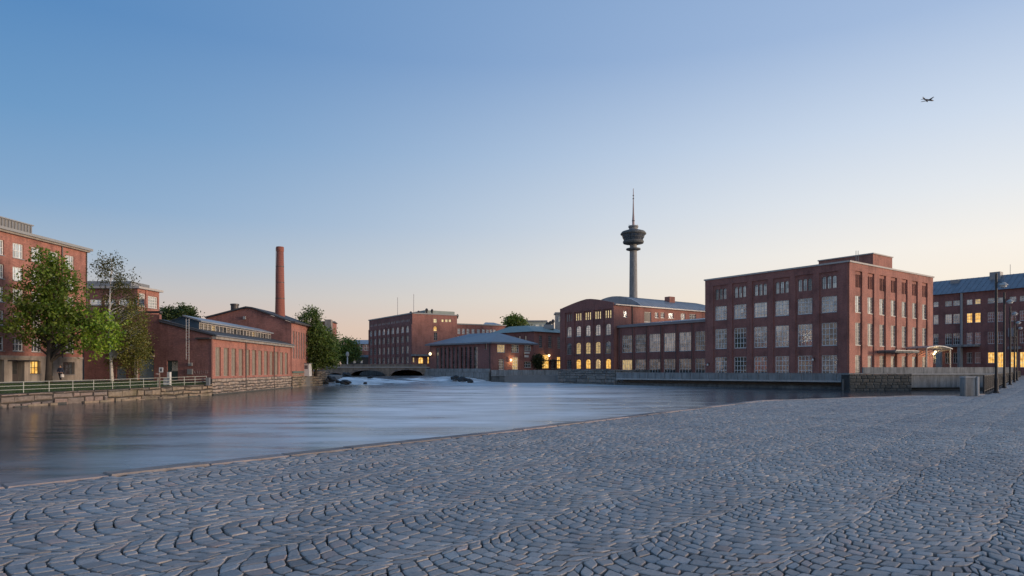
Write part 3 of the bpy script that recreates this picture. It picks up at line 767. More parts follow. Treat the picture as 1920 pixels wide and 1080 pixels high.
for k in range(K+1):
    t = k/K; prof.append((fg.len+.35-(fg.len+.7)*t, ze-.3+3.1*math.sin(math.pi*t)**.75))
n = len(prof); Lr = fgr.len
rm.add([fg.pt(s, z, -8.5) for s, z in prof]+[fg.pt(s, z, -Lr) for s, z in prof], [(i, i+1, n+i+1, n+i) for i in range(n-1)]+[tuple(range(n-1, -1, -1))])
rf = rm.build('roof', ROOF_G, gab)
MB().fbox(fg, 0, fg.len, ze-.5, ze-.3, -8.6, -.4).build('flat_roof', ROOF_D, gab)
for k in range(1, 30):
    o = -8.5-(Lr-8.5)*k/30; q = [fg.pt(s, z+.02, o) for s, z in prof[:8]]
    MB().tube(q, .035, 4).build('roof_seam', GREY_M, rf)
MB().fbox(fgr, 0, Lr, ze-.5, ze-.25, .0, .5).build('eave', GREY_M, gab)
s = fgr.s(1281); q = fgr.pt(s, 0, -4); dch = q[1]
MB().fbox(fgr, s-1, s+1, ze, ze+3.2, -5, -3.4).build('chimney', BR_SUN, gab)
for px in (1185,): s = fgr.s(px); MB().tube([fgr.pt(s, 8, .12), fgr.pt(s, ze-.4, .12)], .1, 6).build('downpipe', BLACK, gab)

# --- far right brick block with blue-grey metal roof
rA = PX(1735, 168); rB = ray_on(rA, -UD, 1935)
rB = rA-UD*30; fq = Fac(rA, rB)
rb = empty('office_block', (rA.x, rA.y, 0), 'long dark brick block with blue metal roof at the right edge', 'building')
zq = fq.z(1749, 553.6)
win = []
def rw(x0, x1, y0, y1, nx, nz, gl): win.append((fq.s(x0), fq.s(x1), fq.z((x0+x1)/2, y1), fq.z((x0+x1)/2, y0), nx, nz, gl))
for x0, x1, g3 in ((1750, 1759.5, 0), (1772, 1784.5, 0), (1787, 1799.5, 0), (1812.5, 1823, 1), (1828, 1838.5, 1), (1852, 1864.5, 0), (1867.5, 1880.5, 0), (1893, 1905.5, 0), (1912, 1925, 0)):
    dy = -(x0-1750)*.07
    rw(x0, x1, 566+dy, 575.5+dy, 2, 2, GL_C if not g3 else (GL_L if x0 < 1820 else LIT_S)); rw(x0, x1, 590.5+dy*.75, 608+dy*.6, 3, 3, LIT if g3 else GL)
    rw(x0, x1, 626+dy*.5, 647+dy*.35, 3, 3, GL_D if not g3 else GL_C); rw(x0, x1+(1.6 if x0 > 1860 else 0), 661.5+dy*.15, 681 if x0 < 1860 else 689, 3, 2 if x0 < 1860 else 3, LIT if x0 > 1849 else GL_D)
wall(rb, fq, 0, zq, [o[:4] for o in win], BR_SHADE)
for o in win: window(rb, fq, *o[:4], o[4], o[5], o[6], FRAME_W, bw=.08)
dq = 13
MB().add([fq.pt(-.6, zq, .6), fq.pt(fq.len+.6, zq, .6), fq.pt(fq.len+.6, zq+4.2, -dq/2), fq.pt(-.6, zq+4.2, -dq/2), fq.pt(fq.len+.6, zq, -dq-.6), fq.pt(-.6, zq, -dq-.6)],
         [(0, 1, 2, 3), (3, 2, 4, 5), (0, 3, 5), (1, 4, 2), (0, 5, 4, 1)]).build('roof', ROOF_B, rb)
for k in range(26):
    s = fq.len*k/25; MB().tube([fq.pt(s, zq+.03, .6), fq.pt(s, zq+4.23, -dq/2)], .05, 4).build('roof_seam', ROOF_B, rb)
wall(rb, Fac(fq.A-fq.n*dq, fq.A), 0, zq, mat=BR_SHADE); wall(rb, Fac(fq.B, fq.B-fq.n*dq), 0, zq, mat=BR_SHADE)
for x0, x1, h in ((1768, 1783, 3.9), (1842, 1862, 4.9), (1911, 1930, 4.9)):
    MB().fbox(fq, fq.s(x0), fq.s(x1), zq+2.2, zq+h, -6.5, -4.5).build('roof_vent', FRAME_G, rb)
MB().tube([fq.pt(fq.s(1877), zq+3, -6), fq.pt(fq.s(1877), zq+6.5, -6)], .05).build('aerial', GREY_M, rb)
s0, s1 = fq.s(1767), fq.s(1838); zc = fq.z(1800, 647)
cn = MB().fbox(fq, s0, s1, zc-.5, zc, .03, 3.5).build('canopy', CONC, rb)
for px in (1769.5, 1808): s = fq.s(px); MB().fbox(fq, s-.55 if px < 1780 else s-.3, s+.7 if px < 1780 else s+.3, 0, zc-.504, 2.6, 3.3).build('pillar', CONC, cn)
MB().tube([fq.pt(fq.s(1803.5), 0, .2), fq.pt(fq.s(1803.5), zq, .2)], .28, 8).build('downpipe', FRAME_G, rb)
s0, s1 = fq.s(1894), fq.s(1905); z0 = fq.z(1900, 620)
bal = MB().fbox(fq, s0, s1, z0-1.4, z0+.6, .03, 1.4).build('balcony', GREY_M, rb)
MB().fbox(fq, s0-.1, s1+1.2, fq.z(1900, 655), fq.z(1900, 650), .03, 1.4).build('balcony', GREY_M, rb)
q = fq.pt(fq.s(1754), fq.z(1754, 664), .8)
wl_ = empty('wall_lamp', q, 'glowing wall lamp on the dark brick block beside the big mill corner', 'lamp')
MB().lathe(q[0], q[1], [(.1, q[2]-.25), (.35, q[2]), (.25, q[2]+.3), (.05, q[2]+.4)], 10).build('bulb', BULB, wl_)
MB().fbox(fq, fq.s(1754)-.05, fq.s(1754)+.05, q[2]+.3, q[2]+.45, 0, .8).build('bracket', BLACK, wl_)
glow(wl_, fq.pt(fq.s(1754), q[2]-.5, 1.2), 90)

# ================================================================ BUILDINGS, MIDDLE
# --- hip roofed building at the water
H0 = PX(921, 150.5); UH = Vector((-1.024, 1)).normalized(); UHR = Vector((UH.y, -UH.x))
HL = ray_on(H0, UH, 806); HR = ray_on(H0, UHR, 1000)
hip = empty('hip_roofed_mill', (H0.x, H0.y, 0), 'low brick mill with blue-grey hipped roof at the water', 'building')
fhl, fhr = Fac(HL, H0), Fac(H0, HR); zh = fhl.z(921, 641)
ch, wh, csh = cells(fhl, (819, 823.5), (888, 894.5), 10, [(650, 690)], 891)
wh = 1.55; zlo = .6
ops = [((a+b)/2-wh/2, (a+b)/2+wh/2, zlo, d) for a, b, c, d in ch[0]]
so = (fhl.s(909), fhl.s(912.5), fhl.z(911, 655), fhl.z(911, 644))
wall(hip, fhl, -.3, zh, ops+[so], BR_SHADE, .35)
for o in ops: window(hip, fhl, *o, 3, 6, GL_D if random.random() < .35 else GL_C, FRAME_G, off=-.25, bw=.07, sill=False)
window(hip, fhl, *so, 1, 2, GL_D, FRAME_B)
for i in range(9):
    MB().fbox(fhl, csh[i]+wh/2+.32, csh[i+1]-wh/2-.32, -.3, ops[0][3]+.2, -.05, .2).build('pilaster', BR_SHADE, hip)
hw_ = []
for x0, x1, y0, y1, nx, nz, gl in ((932.5, 947, 646, 661, 4, 3, LIT_S), (959, 973, 646.5, 661, 4, 3, GL), (983, 996, 647.5, 658, 4, 3, GL), (935, 945, 673.5, 693, 3, 4, GL_C), (960.5, 971.5, 670, 693, 3, 4, LIT_S), (983, 996, 678, 689, 4, 2, GL_D)):
    xm = (x0+x1)/2; hw_.append(((fhr.s(x0), fhr.s(x1), fhr.z(xm, y1), fhr.z(xm, y0)), nx, nz, gl))
wall(hip, fhr, -.3, zh, [o for o, *_ in hw_], BR)
for o, nx, nz, gl in hw_: window(hip, fhr, *o, nx, nz, gl, FRAME_W, bw=.1)
for x0, x1, y0, y1 in ((983, 992, 660, 663), (983, 990, 666, 670)):
    MB().fbox(fhr, fhr.s(x0), fhr.s(x1), fhr.z(987, y1), fhr.z(987, y0), .02, .2).build('sign_board', WHITE, hip)
H4 = HL+HR-H0; wall(hip, Fac(HR, H4), -.3, zh, mat=BR_SHADE); wall(hip, Fac(H4, HL), -.3, zh, mat=BR_SHADE)
e = .9
cor = [H0-UH*e-UHR*e, HR+UHR*e-UH*e, H4+UH*e+UHR*e, HL+UH*e-UHR*e]
mid0 = (H0+HR)/2+UH*6.0+UHR*.8; mid1 = (HL+H4)/2-UH*7.0; zrg = zh+2.7
MB().add([(p.x, p.y, zh) for p in cor]+[(mid0.x, mid0.y, zrg), (mid1.x, mid1.y, zrg)]+[(p.x, p.y, zh-.35) for p in cor],
         [(0, 1, 4), (1, 2, 5, 4), (2, 3, 5), (3, 0, 4, 5), (6, 7, 1, 0), (7, 8, 2, 1), (8, 9, 3, 2), (9, 6, 0, 3), (9, 8, 7, 6)]).build('roof', ROOF_B, hip)
MB().tube([fhl.pt(fhl.len-.5, 0, .1), fhl.pt(fhl.len-.5, zh-.3, .1)], .08, 6).build('downpipe', FRAME_B, hip)
q = fhr.pt(fhr.s(955), fhr.z(955, 676), .5)
t = empty('wall_lamp', q, 'warm wall lamp lighting the brick beside the ground floor window of the hip roofed mill', 'lamp')
MB().lathe(q[0], q[1], [(.06, q[2]-.2), (.22, q[2]), (.22, q[2]+.25), (.08, q[2]+.4)], 10).build('bulb', BULB, t)
MB().fbox(fhr, fhr.s(955)-.06, fhr.s(955)+.06, q[2]-.1, q[2]+.1, .0, .3).build('bracket', BLACK, t)
glow(t, fhr.pt(fhr.s(955)+.5, q[2], 1.0), 130)
q = fhl.pt(fhl.s(812.5), fhl.z(812, 664), 1.0)
t = empty('wall_lamp', q, 'pale glowing globe lamp on the near end of the hip roofed mill by the bridge', 'lamp')
MB().lathe(q[0], q[1], [(.05, q[2]-.35), (.3, q[2]-.15), (.36, q[2]+.1), (.2, q[2]+.35), (.04, q[2]+.45)], 10).build('globe', BULB, t)
MB().fbox(fhl, fhl.s(812.5)-.05, fhl.s(812.5)+.05, q[2]-.5, q[2]-.35, 0, 1.0).build('bracket', BLACK, t)

# --- four storey arched-window mill behind
K0 = PX(773, 178); UK = Vector((-.663, 1)).normalized(); UKR = Vector((UK.y, -UK.x))
KL = ray_on(K0, UK, 692); KR = ray_on(K0, UKR, 857)
am = empty('arched_window_mill', (K0.x, K0.y, .6), 'four storey brick mill with arched upper windows and green rooftop hut', 'building')
fkl, fkr = Fac(KL, K0), Fac(K0, KR); zk = fkl.z(773, 588); z00 = .25
ck, wk, csk = cells(fkl, (693.8, 697.3), (760.5, 767), 9, [(598.5, 603), (611, 623.2), (629.5, 641.6), (648.9, 662.5), (669, 681)], 764)
wk = 2.0; ops = []; meta = []
for j, row in enumerate(ck):
    for i, (a, b, c, d) in enumerate(row):
        m_2 = (a+b)/2
        if j == 0:
            for k in range(3): x = m_2+(k-1)*.95; ops.append((x-.3, x+.3, c, d)); meta.append((j, i))
        else: ops.append((m_2-wk/2, m_2+wk/2, c, d, .9 if j == 1 else 0)); meta.append((j, i))
wall(am, fkl, z00, zk, ops, BR_SHADE)
for o, (j, i) in zip(ops, meta):
    window(am, fkl, *o[:4], 1 if j == 0 else 3, 1 if j == 0 else 3, GL_L if j < 2 else pick([GL, GL_C, GL_D], [3, 2, 1]) if j < 4 else GL_D, WHITE if j < 2 else FRAME_G, o[4] if len(o) > 4 else 0, bw=.2 if j == 0 else .12, sill=False)
for i in range(10):
    a = (csk[i-1]+wk/2+.35) if i else .01; b = (csk[i]-wk/2-.35) if i < 9 else fkl.len-.01
    MB().fbox(fkl, a, b, z00, fkl.z(764, 609), -.05, .22).build('pilaster', BR_SHADE, am)
ops = []
for x0, x1, y0, y1, nx, nz, gl, ar in ((813, 819.5, 597.5, 605.3, 2, 2, LIT_W, 0), (813, 819.5, 611.5, 621, 2, 2, LIT, .8), (813.5, 820, 623.5, 638, 2, 3, GL_D, 0), (828, 832.5, 598.5, 604, 1, 1, LIT_W, 0), (835, 840, 598.5, 604, 2, 1, LIT_W, 0), (841.5, 846.5, 598.5, 604, 2, 1, LIT_W, 0),
                                        (774, 777.5, 670, 680, 1, 2, LIT_S, 0), (784.5, 794, 669.5, 682, 2, 1, LIT, .8), (801.5, 804.8, 669, 682, 1, 2, LIT, 0)):
    xm = (x0+x1)/2; ops.append(((fkr.s(x0), fkr.s(x1), fkr.z(xm, y1), fkr.z(xm, y0), ar), nx, nz, gl))
wall(am, fkr, z00, zk, [o for o, *_ in ops], BR_SUN)
for o, nx, nz, gl in ops: window(am, fkr, *o[:4], nx, nz, gl, FRAME_G, o[4], bw=.1, sill=False)
MB().fbox(fkr, -.3, fkr.len*.62, fkr.z(775, 667.5), fkr.z(775, 664.5), .02, 1.6).build('canopy', CONC, am)
hid = quad_mass(am, KL, K0, KR, z00, zk, BR_SHADE); coping(am, [fkl, fkr]+hid, zk, .3, .2, FRAME_G)
h0 = PX(797, 186); 
hut = MB().prism([tuple(p) for p in (h0, h0+UKR*9.5, h0+UKR*9.5+UK*8, h0+UK*8)], zk-.5, Zp(581.5, 186)).build('rooftop_hut', COPPER, am)
for dx, r, hh in ((-2, .4, .9), (-4.4, .4, .6), (.5, .4, 1.7), (2.2, .35, 1.6), (10.5, .3, .5)):
    q = h0+UKR*dx; MB().lathe(q.x, q.y, [(r*.6, zk-.3), (r*.6, zk+hh-.3), (r, zk+hh-.25), (r, zk+hh+.2), (r*.4, zk+hh+.5)], 8).build('roof_vent', FRAME_B, am)
q = PX(730, 192)+UKR*3; MB().prism([tuple(q+UK*a+UKR*b) for a, b in ((-3.2, 0), (-3.2, 2.5), (3.2, 2.5), (3.2, 0))], zk-.4, zk+.9).build('rooftop_box', FRAME_G, am)
for px, py, d in ((739.5, 557, 190), (769.5, 551, 181)):
    q = PX(px, d)+UKR*1; MB().tube([(q.x, q.y, zk-.4), (q.x, q.y, Zp(py, d))], .07, 5).build('flagpole', TRIM, am)

# --- link block behind with a row of white windows
A1, B1 = PX(850, 200), PX(948, 208)
lk = empty('link_block', (A1.x, A1.y, 0), 'distant brick block with a row of white framed windows behind the hip roof', 'building')
f = Fac(A1, B1); zt = f.z(857, 608.5)
ops = [(f.s(x), f.s(x)+.95, f.z(890, 627), f.z(890, 617)) for x in (858, 866.5, 875, 884.5, 894.5, 904, 911.5, 918.5, 925)]
ops2 = [(a, b, f.z(890, 642), f.z(890, 631)) for a, b, c, d in ops]
wall(lk, f, 0, zt, ops+ops2, BR)
for o in ops+ops2: window(lk, f, *o, 2, 3, GL_L, WHITE, bw=.2, sill=False)
MB().fbox(f, -.2, f.len+.2, zt, zt+.35, -8, .3).build('roof', FRAME_G, lk)
s0, s1 = f.s(908), f.s(946)
MB().add([f.pt(s0, zt+.36, -1), f.pt(s1, zt+.36, -1), f.pt(s1, zt+1.6, -8), f.pt(s0+4, zt+1.6, -8)], [(0, 1, 2, 3)]).build('roof_slope', ROOF_G, lk)
wall(lk, Fac(B1, B1+Vector((0, 8))), 0, zt, mat=BR)

# --- entrance house between the hip roofed mill and the gabled mill
E0 = PX(1001, 172); EB = ray_on(E0, UHR, 1062); EL = E0+UH*16
en = empty('entrance_house', (E0.x, E0.y, 0), 'brick house with slim tall windows and a lit entrance left of the gabled mill', 'building')
fe = Fac(E0, EB); fel = Fac(EL, E0); zt = fe.z(1003, 621.5)
ops = []
for x0, x1, y0, y1, nx, nz, gl in ((1010.5, 1016.5, 629, 652, 3, 6, GL_D), (1028, 1034.5, 629.5, 652, 3, 6, GL_D), (1045, 1051, 631, 653, 3, 6, GL_C), (1017, 1029.5, 665, 691, 4, 3, LIT), (1033.5, 1041, 674, 691, 2, 3, GL_D), (1044.5, 1052, 669, 691, 2, 3, LIT)):
    xm = (x0+x1)/2; ops.append(((fe.s(x0), fe.s(x1), fe.z(xm, y1), fe.z(xm, y0)), nx, nz, gl))
wall(en, fe, 0, zt, [o for o, *_ in ops], BR)
for o, nx, nz, gl in ops: window(en, fe, *o, nx, nz, gl, FRAME_G, bw=.09)
ops = [(1.5+2.2*i, 2.4+2.2*i, zt-3.2, zt-1) for i in range(6)]
wall(en, fel, 0, zt, ops, BR_SHADE)
for o in ops: window(en, fel, *o, 1, 2, GL_D, FRAME_B, sill=False)
E4 = EL+EB-E0; ee = .6
MB().add([(p.x, p.y, zt) for p in (E0-UH*ee-UHR*ee, EB+UHR*ee-UH*ee, E4+UH*ee+UHR*ee, EL+UH*ee-UHR*ee)]+[(p.x, p.y, zt+2.0) for p in (E0+UH*6+UHR*4, EB+UH*6, E4-UH*3, EL-UH*3+UHR*4)],
         [(0, 1, 5, 4), (1, 2, 6, 5), (2, 3, 7, 6), (3, 0, 4, 7), (4, 5, 6, 7), (3, 2, 1, 0)]).build('roof', COPPER, en)
MB().fbox(fe, fe.s(1016), fe.s(1043), fe.z(1030, 677), fe.z(1030, 675.3), .02, 2.2).build('canopy', BLACK, en)
for px in (1024,):
    q = fe.pt(fe.s(px), fe.z(px, 667), 1.0)
    t = empty('entrance_lamp', q, 'bright lamp over the lit entrance left of the gabled mill', 'lamp')
    MB().lathe(q[0], q[1], [(.06, q[2]-.3), (.3, q[2]-.1), (.3, q[2]+.2), (.06, q[2]+.35)], 10).build('bulb', BULB, t)
    MB().fbox(fe, fe.s(px)-.05, fe.s(px)+.05, q[2]+.3, q[2]+.4, 0, 1.0).build('bracket', BLACK, t)
    glow(t, fe.pt(fe.s(px), q[2]-.5, 1.6), 90)
# things on and behind its roof
for nm, lab, x0, x1, y0, y1, d, dep, m in (('pale_hall', 'pale green flat roofed hall behind the entrance house', 979, 1024, 603, 640, 215, 14, plain('pale_green', (.42, .46, .40), .7, .1, .5)),
                                           ('stair_tower', 'narrow grey stair tower rising left of the gabled mill', 1043, 1058, 588, 640, 196, 6, GREY_M)):
    a, b = PX(x0, d), PX(x1, d); r = empty(nm, (a.x, d, 0), lab, 'building')
    MB().box(a.x, b.x, d, d+dep, 0, Zp(y0, d)).build('wall', m, r)
    MB().box(a.x-.4, b.x+.4, d-.4, d+dep, Zp(y0, d), Zp(y0, d)+.4).build('roof', ROOF_G, r)
    for k in range(4 if nm == 'pale_hall' else 1):
        xx = a.x+(b.x-a.x)*(k+.5)/(4 if nm == 'pale_hall' else 1)
        wv = MB().box(xx-.6, xx+.6, d-.06, d-.01, Zp(y0, d)-2.4, Zp(y0, d)-1).build('window', FRAME_W, r)
        MB().box(xx-.5, xx+.5, d-.08, d-.065, Zp(y0, d)-2.3, Zp(y0, d)-1.1).build('pane', GL, wv)
rv = empty('roof_plant', (*PX(1030, 182), Zp(614, 182)), 'dark ventilation ducts and fans on the entrance house roof', 'ventilator')
for px, py, r in ((1026.5, 606, .55), (1032, 604, .5), (1037, 601, .45), (1024, 608.5, .4)):
    q = PX(px, 182); z = Zp(py, 182); MB().lathe(q.x, q.y, [(r*.5, zt+1.0), (r*.5, z-.6), (r, z-.5), (r, z), (r*.3, z+.35)], 8).build('duct', FRAME_B, rv)
q = PX(1028, 181); MB().box(q.x-1.2, q.x+1.6, q.y, q.y+1.5, zt+1.2, Zp(609, 182)).build('fan_box', FRAME_G, rv)

# --- small distant houses seen past the bridge
def simple_house(nm, lab, x0, x1, ytop, d, dep, m, wins, roofm, roofh=1.0):
    a, b = PX(x0, d), PX(x1, d); r = empty(nm, (a.x, d, .2), lab, 'building'); f = Fac(a, b); zt = Zp(ytop, d)
    o = [(f.s(w0), f.s(w1), Zp(y1, d), Zp(y0, d)) for w0, w1, y0, y1 in wins]
    wall(r, f, .2, zt, o, m)
    for q in o: window(r, f, *q, 2, 2, GL_L, FRAME_W, bw=.15, sill=False)
    MB().add([(a.x-.5, d-.5, zt), (b.x+.5, d-.5, zt), (b.x+.5, d+dep, zt), (a.x-.5, d+dep, zt), (a.x-.5, d+dep/2, zt+roofh), (b.x+.5, d+dep/2, zt+roofh)],
             [(0, 1, 5, 4), (2, 3, 4, 5), (0, 4, 3), (1, 2, 5), (3, 2, 1, 0)]).build('roof', roofm, r)
    wall(r, Fac(b, b+Vector((0, dep))), .2, zt, mat=m); wall(r, Fac(a+Vector((0, dep)), a), .2, zt, mat=m)
    return r
simple_house('far_hall', 'distant low hall with big pale windows beyond the bridge', 660, 704, 645, 245, 12, BR_SHADE, [(671.5, 680, 646, 657), (682, 691.5, 646, 657)], ROOF_G, 1.8)
simple_house('dark_shed', 'low dark shed standing at the far end of the bridge', 640, 700, 670, 225, 8, FRAME_B, [(662, 667, 675, 681), (676, 680, 675, 681)], ROOF_D, .9)
hs = simple_house('brick_tower_house', 'pale and brick house top showing above the riverside tree', 596, 619, 604, 215, 8, BR_SUN, [(604, 609, 609, 615)], ROOF_D, .6)
q = PX(617, 214); MB().box(q.x-1.4, q.x+.6, 214, 216, 2, Zp(599, 214)).build('chimney', STUCCO, hs)

# --- observation tower
TD = 600.0; tq = PX(1187.5, TD); u = TD/F
tw = empty('observation_tower', (tq.x, tq.y, 0), 'tall concrete observation tower with round dark pod and mast', 'tower')
MB().lathe(tq.x, tq.y, [(9.5*u, -3), (7.7*u, Zp(600, TD)), (7.6*u, Zp(558, TD)), (6.7*u, Zp(466, TD)), (6.5*u, Zp(457, TD))], 40).build('shaft', CONC, tw, True)
MB().lathe(tq.x, tq.y, [(7*u, Zp(470.5, TD)), (13*u, Zp(468.6, TD)), (13.6*u, Zp(467.5, TD)), (13*u, Zp(466, TD)), (7*u, Zp(465, TD))], 40).build('ring', CONC_D, tw)
pod = MB().lathe(tq.x, tq.y, [(10*u, Zp(458.5, TD)), (18.5*u, Zp(456.5, TD)), (19.6*u, Zp(454, TD)), (18.8*u, Zp(451.8, TD)), (17*u, Zp(451, TD))], 48).build('lower_deck', CONC_D, tw)
TG = glass('tower_glass', (.02, .025, .035), .3, .08, .1)
MB().lathe(tq.x, tq.y, [(17*u, Zp(451, TD)), (21.3*u, Zp(441, TD))], 48).build('window_band', TG, tw)
for k in range(24):
    t = 2*math.pi*k/24; c, s = math.cos(t), math.sin(t)
    MB().tube([(tq.x+17.1*u*c, tq.y+17.1*u*s, Zp(451, TD)), (tq.x+21.4*u*c, tq.y+21.4*u*s, Zp(441, TD))], .12, 4).build('mullion', CONC_D, tw)
MB().lathe(tq.x, tq.y, [(19.0*u, Zp(446.8, TD)), (20*u, Zp(446, TD)), (19.6*u, Zp(445.4, TD))], 48).build('band', CONC_D, tw)
MB().lathe(tq.x, tq.y, [(21.3*u, Zp(441, TD)), (23.8*u, Zp(439.5, TD)), (23.9*u, Zp(438, TD)), (21*u, Zp(434.5, TD)), (14*u, Zp(432.2, TD)), (8*u, Zp(431.6, TD))], 48).build('pod_roof', CONC_D, tw, True)
MB().lathe(tq.x, tq.y, [(8*u, Zp(432, TD)), (8.2*u, Zp(427, TD)), (9.3*u, Zp(426.5, TD)), (9.3*u, Zp(423.8, TD)), (8.6*u, Zp(423.4, TD))], 32).build('crown_drum', CONC, tw)
mast = MB().lathe(tq.x, tq.y, [(2.3*u, Zp(424, TD)), (2.2*u, Zp(412, TD)), (1.5*u, Zp(400, TD)), (1.1*u, Zp(385, TD)), (.8*u, Zp(372, TD)), (.55*u, Zp(353.5, TD))], 10).build('mast', plain('mast_paint', (.30, .22, .22), .6, .3, .1), tw)
for y, r in ((372.5, 1.5), (366.5, 1.4), (414, 2.7)):
    MB().lathe(tq.x, tq.y, [(r*u, Zp(y+.7, TD)), (r*u, Zp(y-.7, TD))], 10).build('mast_collar', CONC_D, mast)
for a in (0, 1.6, 3.1, 4.4): MB().tube([(tq.x+8*u*math.cos(a), tq.y+8*u*math.sin(a), Zp(423.5, TD)), (tq.x+8*u*math.cos(a), tq.y+8*u*math.sin(a), Zp(420.5, TD))], .12, 4).build('aerial', GREY_M, tw)

# ================================================================ BUILDINGS, LEFT BANK
# --- five storey office at the left edge
OB = PX(163, 79.7); uo = Vector((.073, 1)).normalized(); OA = OB-uo*30
of = empty('brick_office', (OB.x, OB.y, .15), 'five storey red brick office with pale ground floor at the left edge', 'building')
fo_ = Fac(OA, OB); zt = fo_.z(160, 470); zb = fo_.z(34, 669)
rows = [(456.7, 484.4), (501, 527), (542, 569.6), (585, 612), (632.6, 658.5)]
c2 = [fo_.s(34), fo_.s(68), fo_.s(99.3), fo_.s(131)]
gap = (c2[3]-c2[0])/3; csx = [c2[0]+gap*i for i in range(-7, 4)]; wo = fo_.s(44)-fo_.s(24)
ops = [(c-wo/2, c+wo/2, fo_.z(34, y1), fo_.z(34, y0)) for y0, y1 in rows for c in csx if c > 1]
wall(of, fo_, zb, zt, ops, BR_SUN)
for o in ops: window(of, fo_, *o, 3, 2, GL_L if o[2] > 5 else GL, FRAME_W, bw=.08)
gops = []
for x0, x1, y0, y1, gl in ((-14, 8, 674, 711, 0), (23, 46, 675.5, 711, 0), (57, 76, 677, 701.5, LIT), (89, 100, 679, 703, GL_C), (118, 140, 679, 702, GL)):
    xm = (x0+x1)/2; gops.append((fo_.s(x0), fo_.s(x1), .17 if gl == 0 else fo_.z(xm, y1), fo_.z(xm, y0), gl))
wall(of, fo_, .15, zb, [o[:4] for o in gops], STUCCO, .8, name='ground_floor_wall')
for a, b, c, d, gl in gops:
    if gl == 0:
        dr = MB().fbox(fo_, a, b, c, d, -.85, -.75).build('door', FRAME_B, of)
        MB().fbox(fo_, a+.15, b-.15, c+.8, d-.2, -.74, -.73).build('pane', GL_D, dr)
    else: window(of, fo_, a, b, c, d, 3, 2, gl, FRAME_B, bw=.08, off=-.3)
MB().fbox(fo_, 0, fo_.len+.05, zb-.12, zb+.12, .0, .12).build('string_course', STUCCO, of)
wall(of, Fac(OB, OB+Vector((-14, 1.0))), .15, zt, mat=BR)
MB().fbox(fo_, -.1, fo_.len+.35, zt, zt+.28, -13, .55).build('roof', FRAME_G, of)
MB().fbox(fo_, 0, fo_.len+.1, zt-.2, zt-.003, -.1, .35).build('eave', STUCCO, of)
s1 = fo_.s(86.5)-.2; z0, z1 = zt+.28, fo_.shift(-1.5).z(86, 431)
MB().fbox(fo_, 0, s1, z0, z1, -10, -1.5).build('penthouse', plain('ribbed_sheet', (.21, .21, .20), .5, .15, 1), of)
for k in range(int(s1/.42)):
    s = s1-.2-k*.42; MB().fbox(fo_, s-.06, s+.06, z0, z1-.05, -1.498, -1.42).build('cladding_rib', GREY_M, of)
MB().fbox(fo_, 0, s1+.12, z1, z1+.12, -10.1, -1.35).build('penthouse_coping', FRAME_G, of)
for px in (115.5,): MB().tube([fo_.pt(fo_.s(px), zb, .1), fo_.pt(fo_.s(px), zt-.2, .1)], .08, 6).build('downpipe', FRAME_B, of)
MB().tube([fo_.pt(fo_.len-.15, zb, .1), fo_.pt(fo_.len-.15, zt, .1)], .06, 6).build('downpipe', FRAME_B, of)
for x0, x1 in ((37, 55), (14, 24)): MB().fbox(fo_, fo_.s(x0), fo_.s(x1), zb-.45, zb-.35, .02, 1.1).build('awning', FRAME_B, of)

# --- low riverside mill: gable wall to the lawn, window front to the water
MC = PX(397, 77.8); um = Vector((-.04, 1)).normalized(); MBk = ray_on(MC, um, 545.5); MLw = PX(158, 78.9)
rm_ = empty('riverside_mill', (MC.x, MC.y, -.2), 'long low brick mill with tall blocked windows rising from the river', 'building')
fm = Fac(MC, MBk); zb0 = fm.z(397, 711.5); zb1 = fm.z(544, 704)
zbs = (zb0+zb1)/2; zev = fm.z(397, 631)
cm, wm, csm = cells(fm, (404.2, 414), (534.5, 539.5), 12, [(651, 704)], 409)
wm = fm.s(413.8)-fm.s(404.2)+.1
ops = [((a+b)/2-wm/2, (a+b)/2+wm/2, zbs+.28, d) for a, b, c, d in cm[0]]
wall(rm_, fm, zbs, zev, ops, BR_SUN, .3)
for o in ops:
    window(rm_, fm, *o, 2, 7, BLOCK, plain('block_joint', (.30, .27, .23), .8, .2, 3) if 'block_joint' not in bpy.data.materials else bpy.data.materials['block_joint'], off=-.2, bw=.06, sill=False)
MB().fbox(fm, -.05, .28, zbs, zev, -.05, .10).build('corner_pier', BR_SUN, rm_)
fgm = Fac(MLw, MC)
zgR, zst, zgh = fgm.z(397, 629), fgm.z(299, 603.5), fgm.z(283, 589.5)
sst = fgm.s(299); zg0 = .1
dops = [(fgm.s(259.5), fgm.s(288.5), .2, fgm.z(274, 671)), (fgm.s(312.8), fgm.s(333.5), .2, fgm.z(323, 676)), (fgm.s(218), fgm.s(236), .2, fgm.z(227, 686))]
niche = (fgm.s(267), fgm.s(288.5), fgm.z(278, 668.5), fgm.z(278, 649.5), .9)
def gable_top(mb):
    mb.add([fgm.pt(0, zgR), fgm.pt(fgm.len, zgR), fgm.pt(sst, zst), fgm.pt(sst, zgh), fgm.pt(0, zgh+.3)], [(0, 1, 2, 3, 4)])
    mb.add([fgm.pt(sst, zst, 0), fgm.pt(sst, zst, -.4), fgm.pt(sst, zgh, -.4), fgm.pt(sst, zgh, 0)], [(0, 1, 2, 3)])
wall(rm_, fgm, zg0, zgR, dops+[niche], BR_SHADE, .35, extra=gable_top)
MB().fbox(fgm, -.1, sst+.1, zgh+.15, zgh+.4, -.45, .08).build('coping', FRAME_B, rm_)
q0, q1 = fgm.pt(sst, zst+.02, .06), fgm.pt(fgm.len+.3, zgR+.02, .06)
MB().tube([q0, q1], .11, 6).build('verge', FRAME_B, rm_)
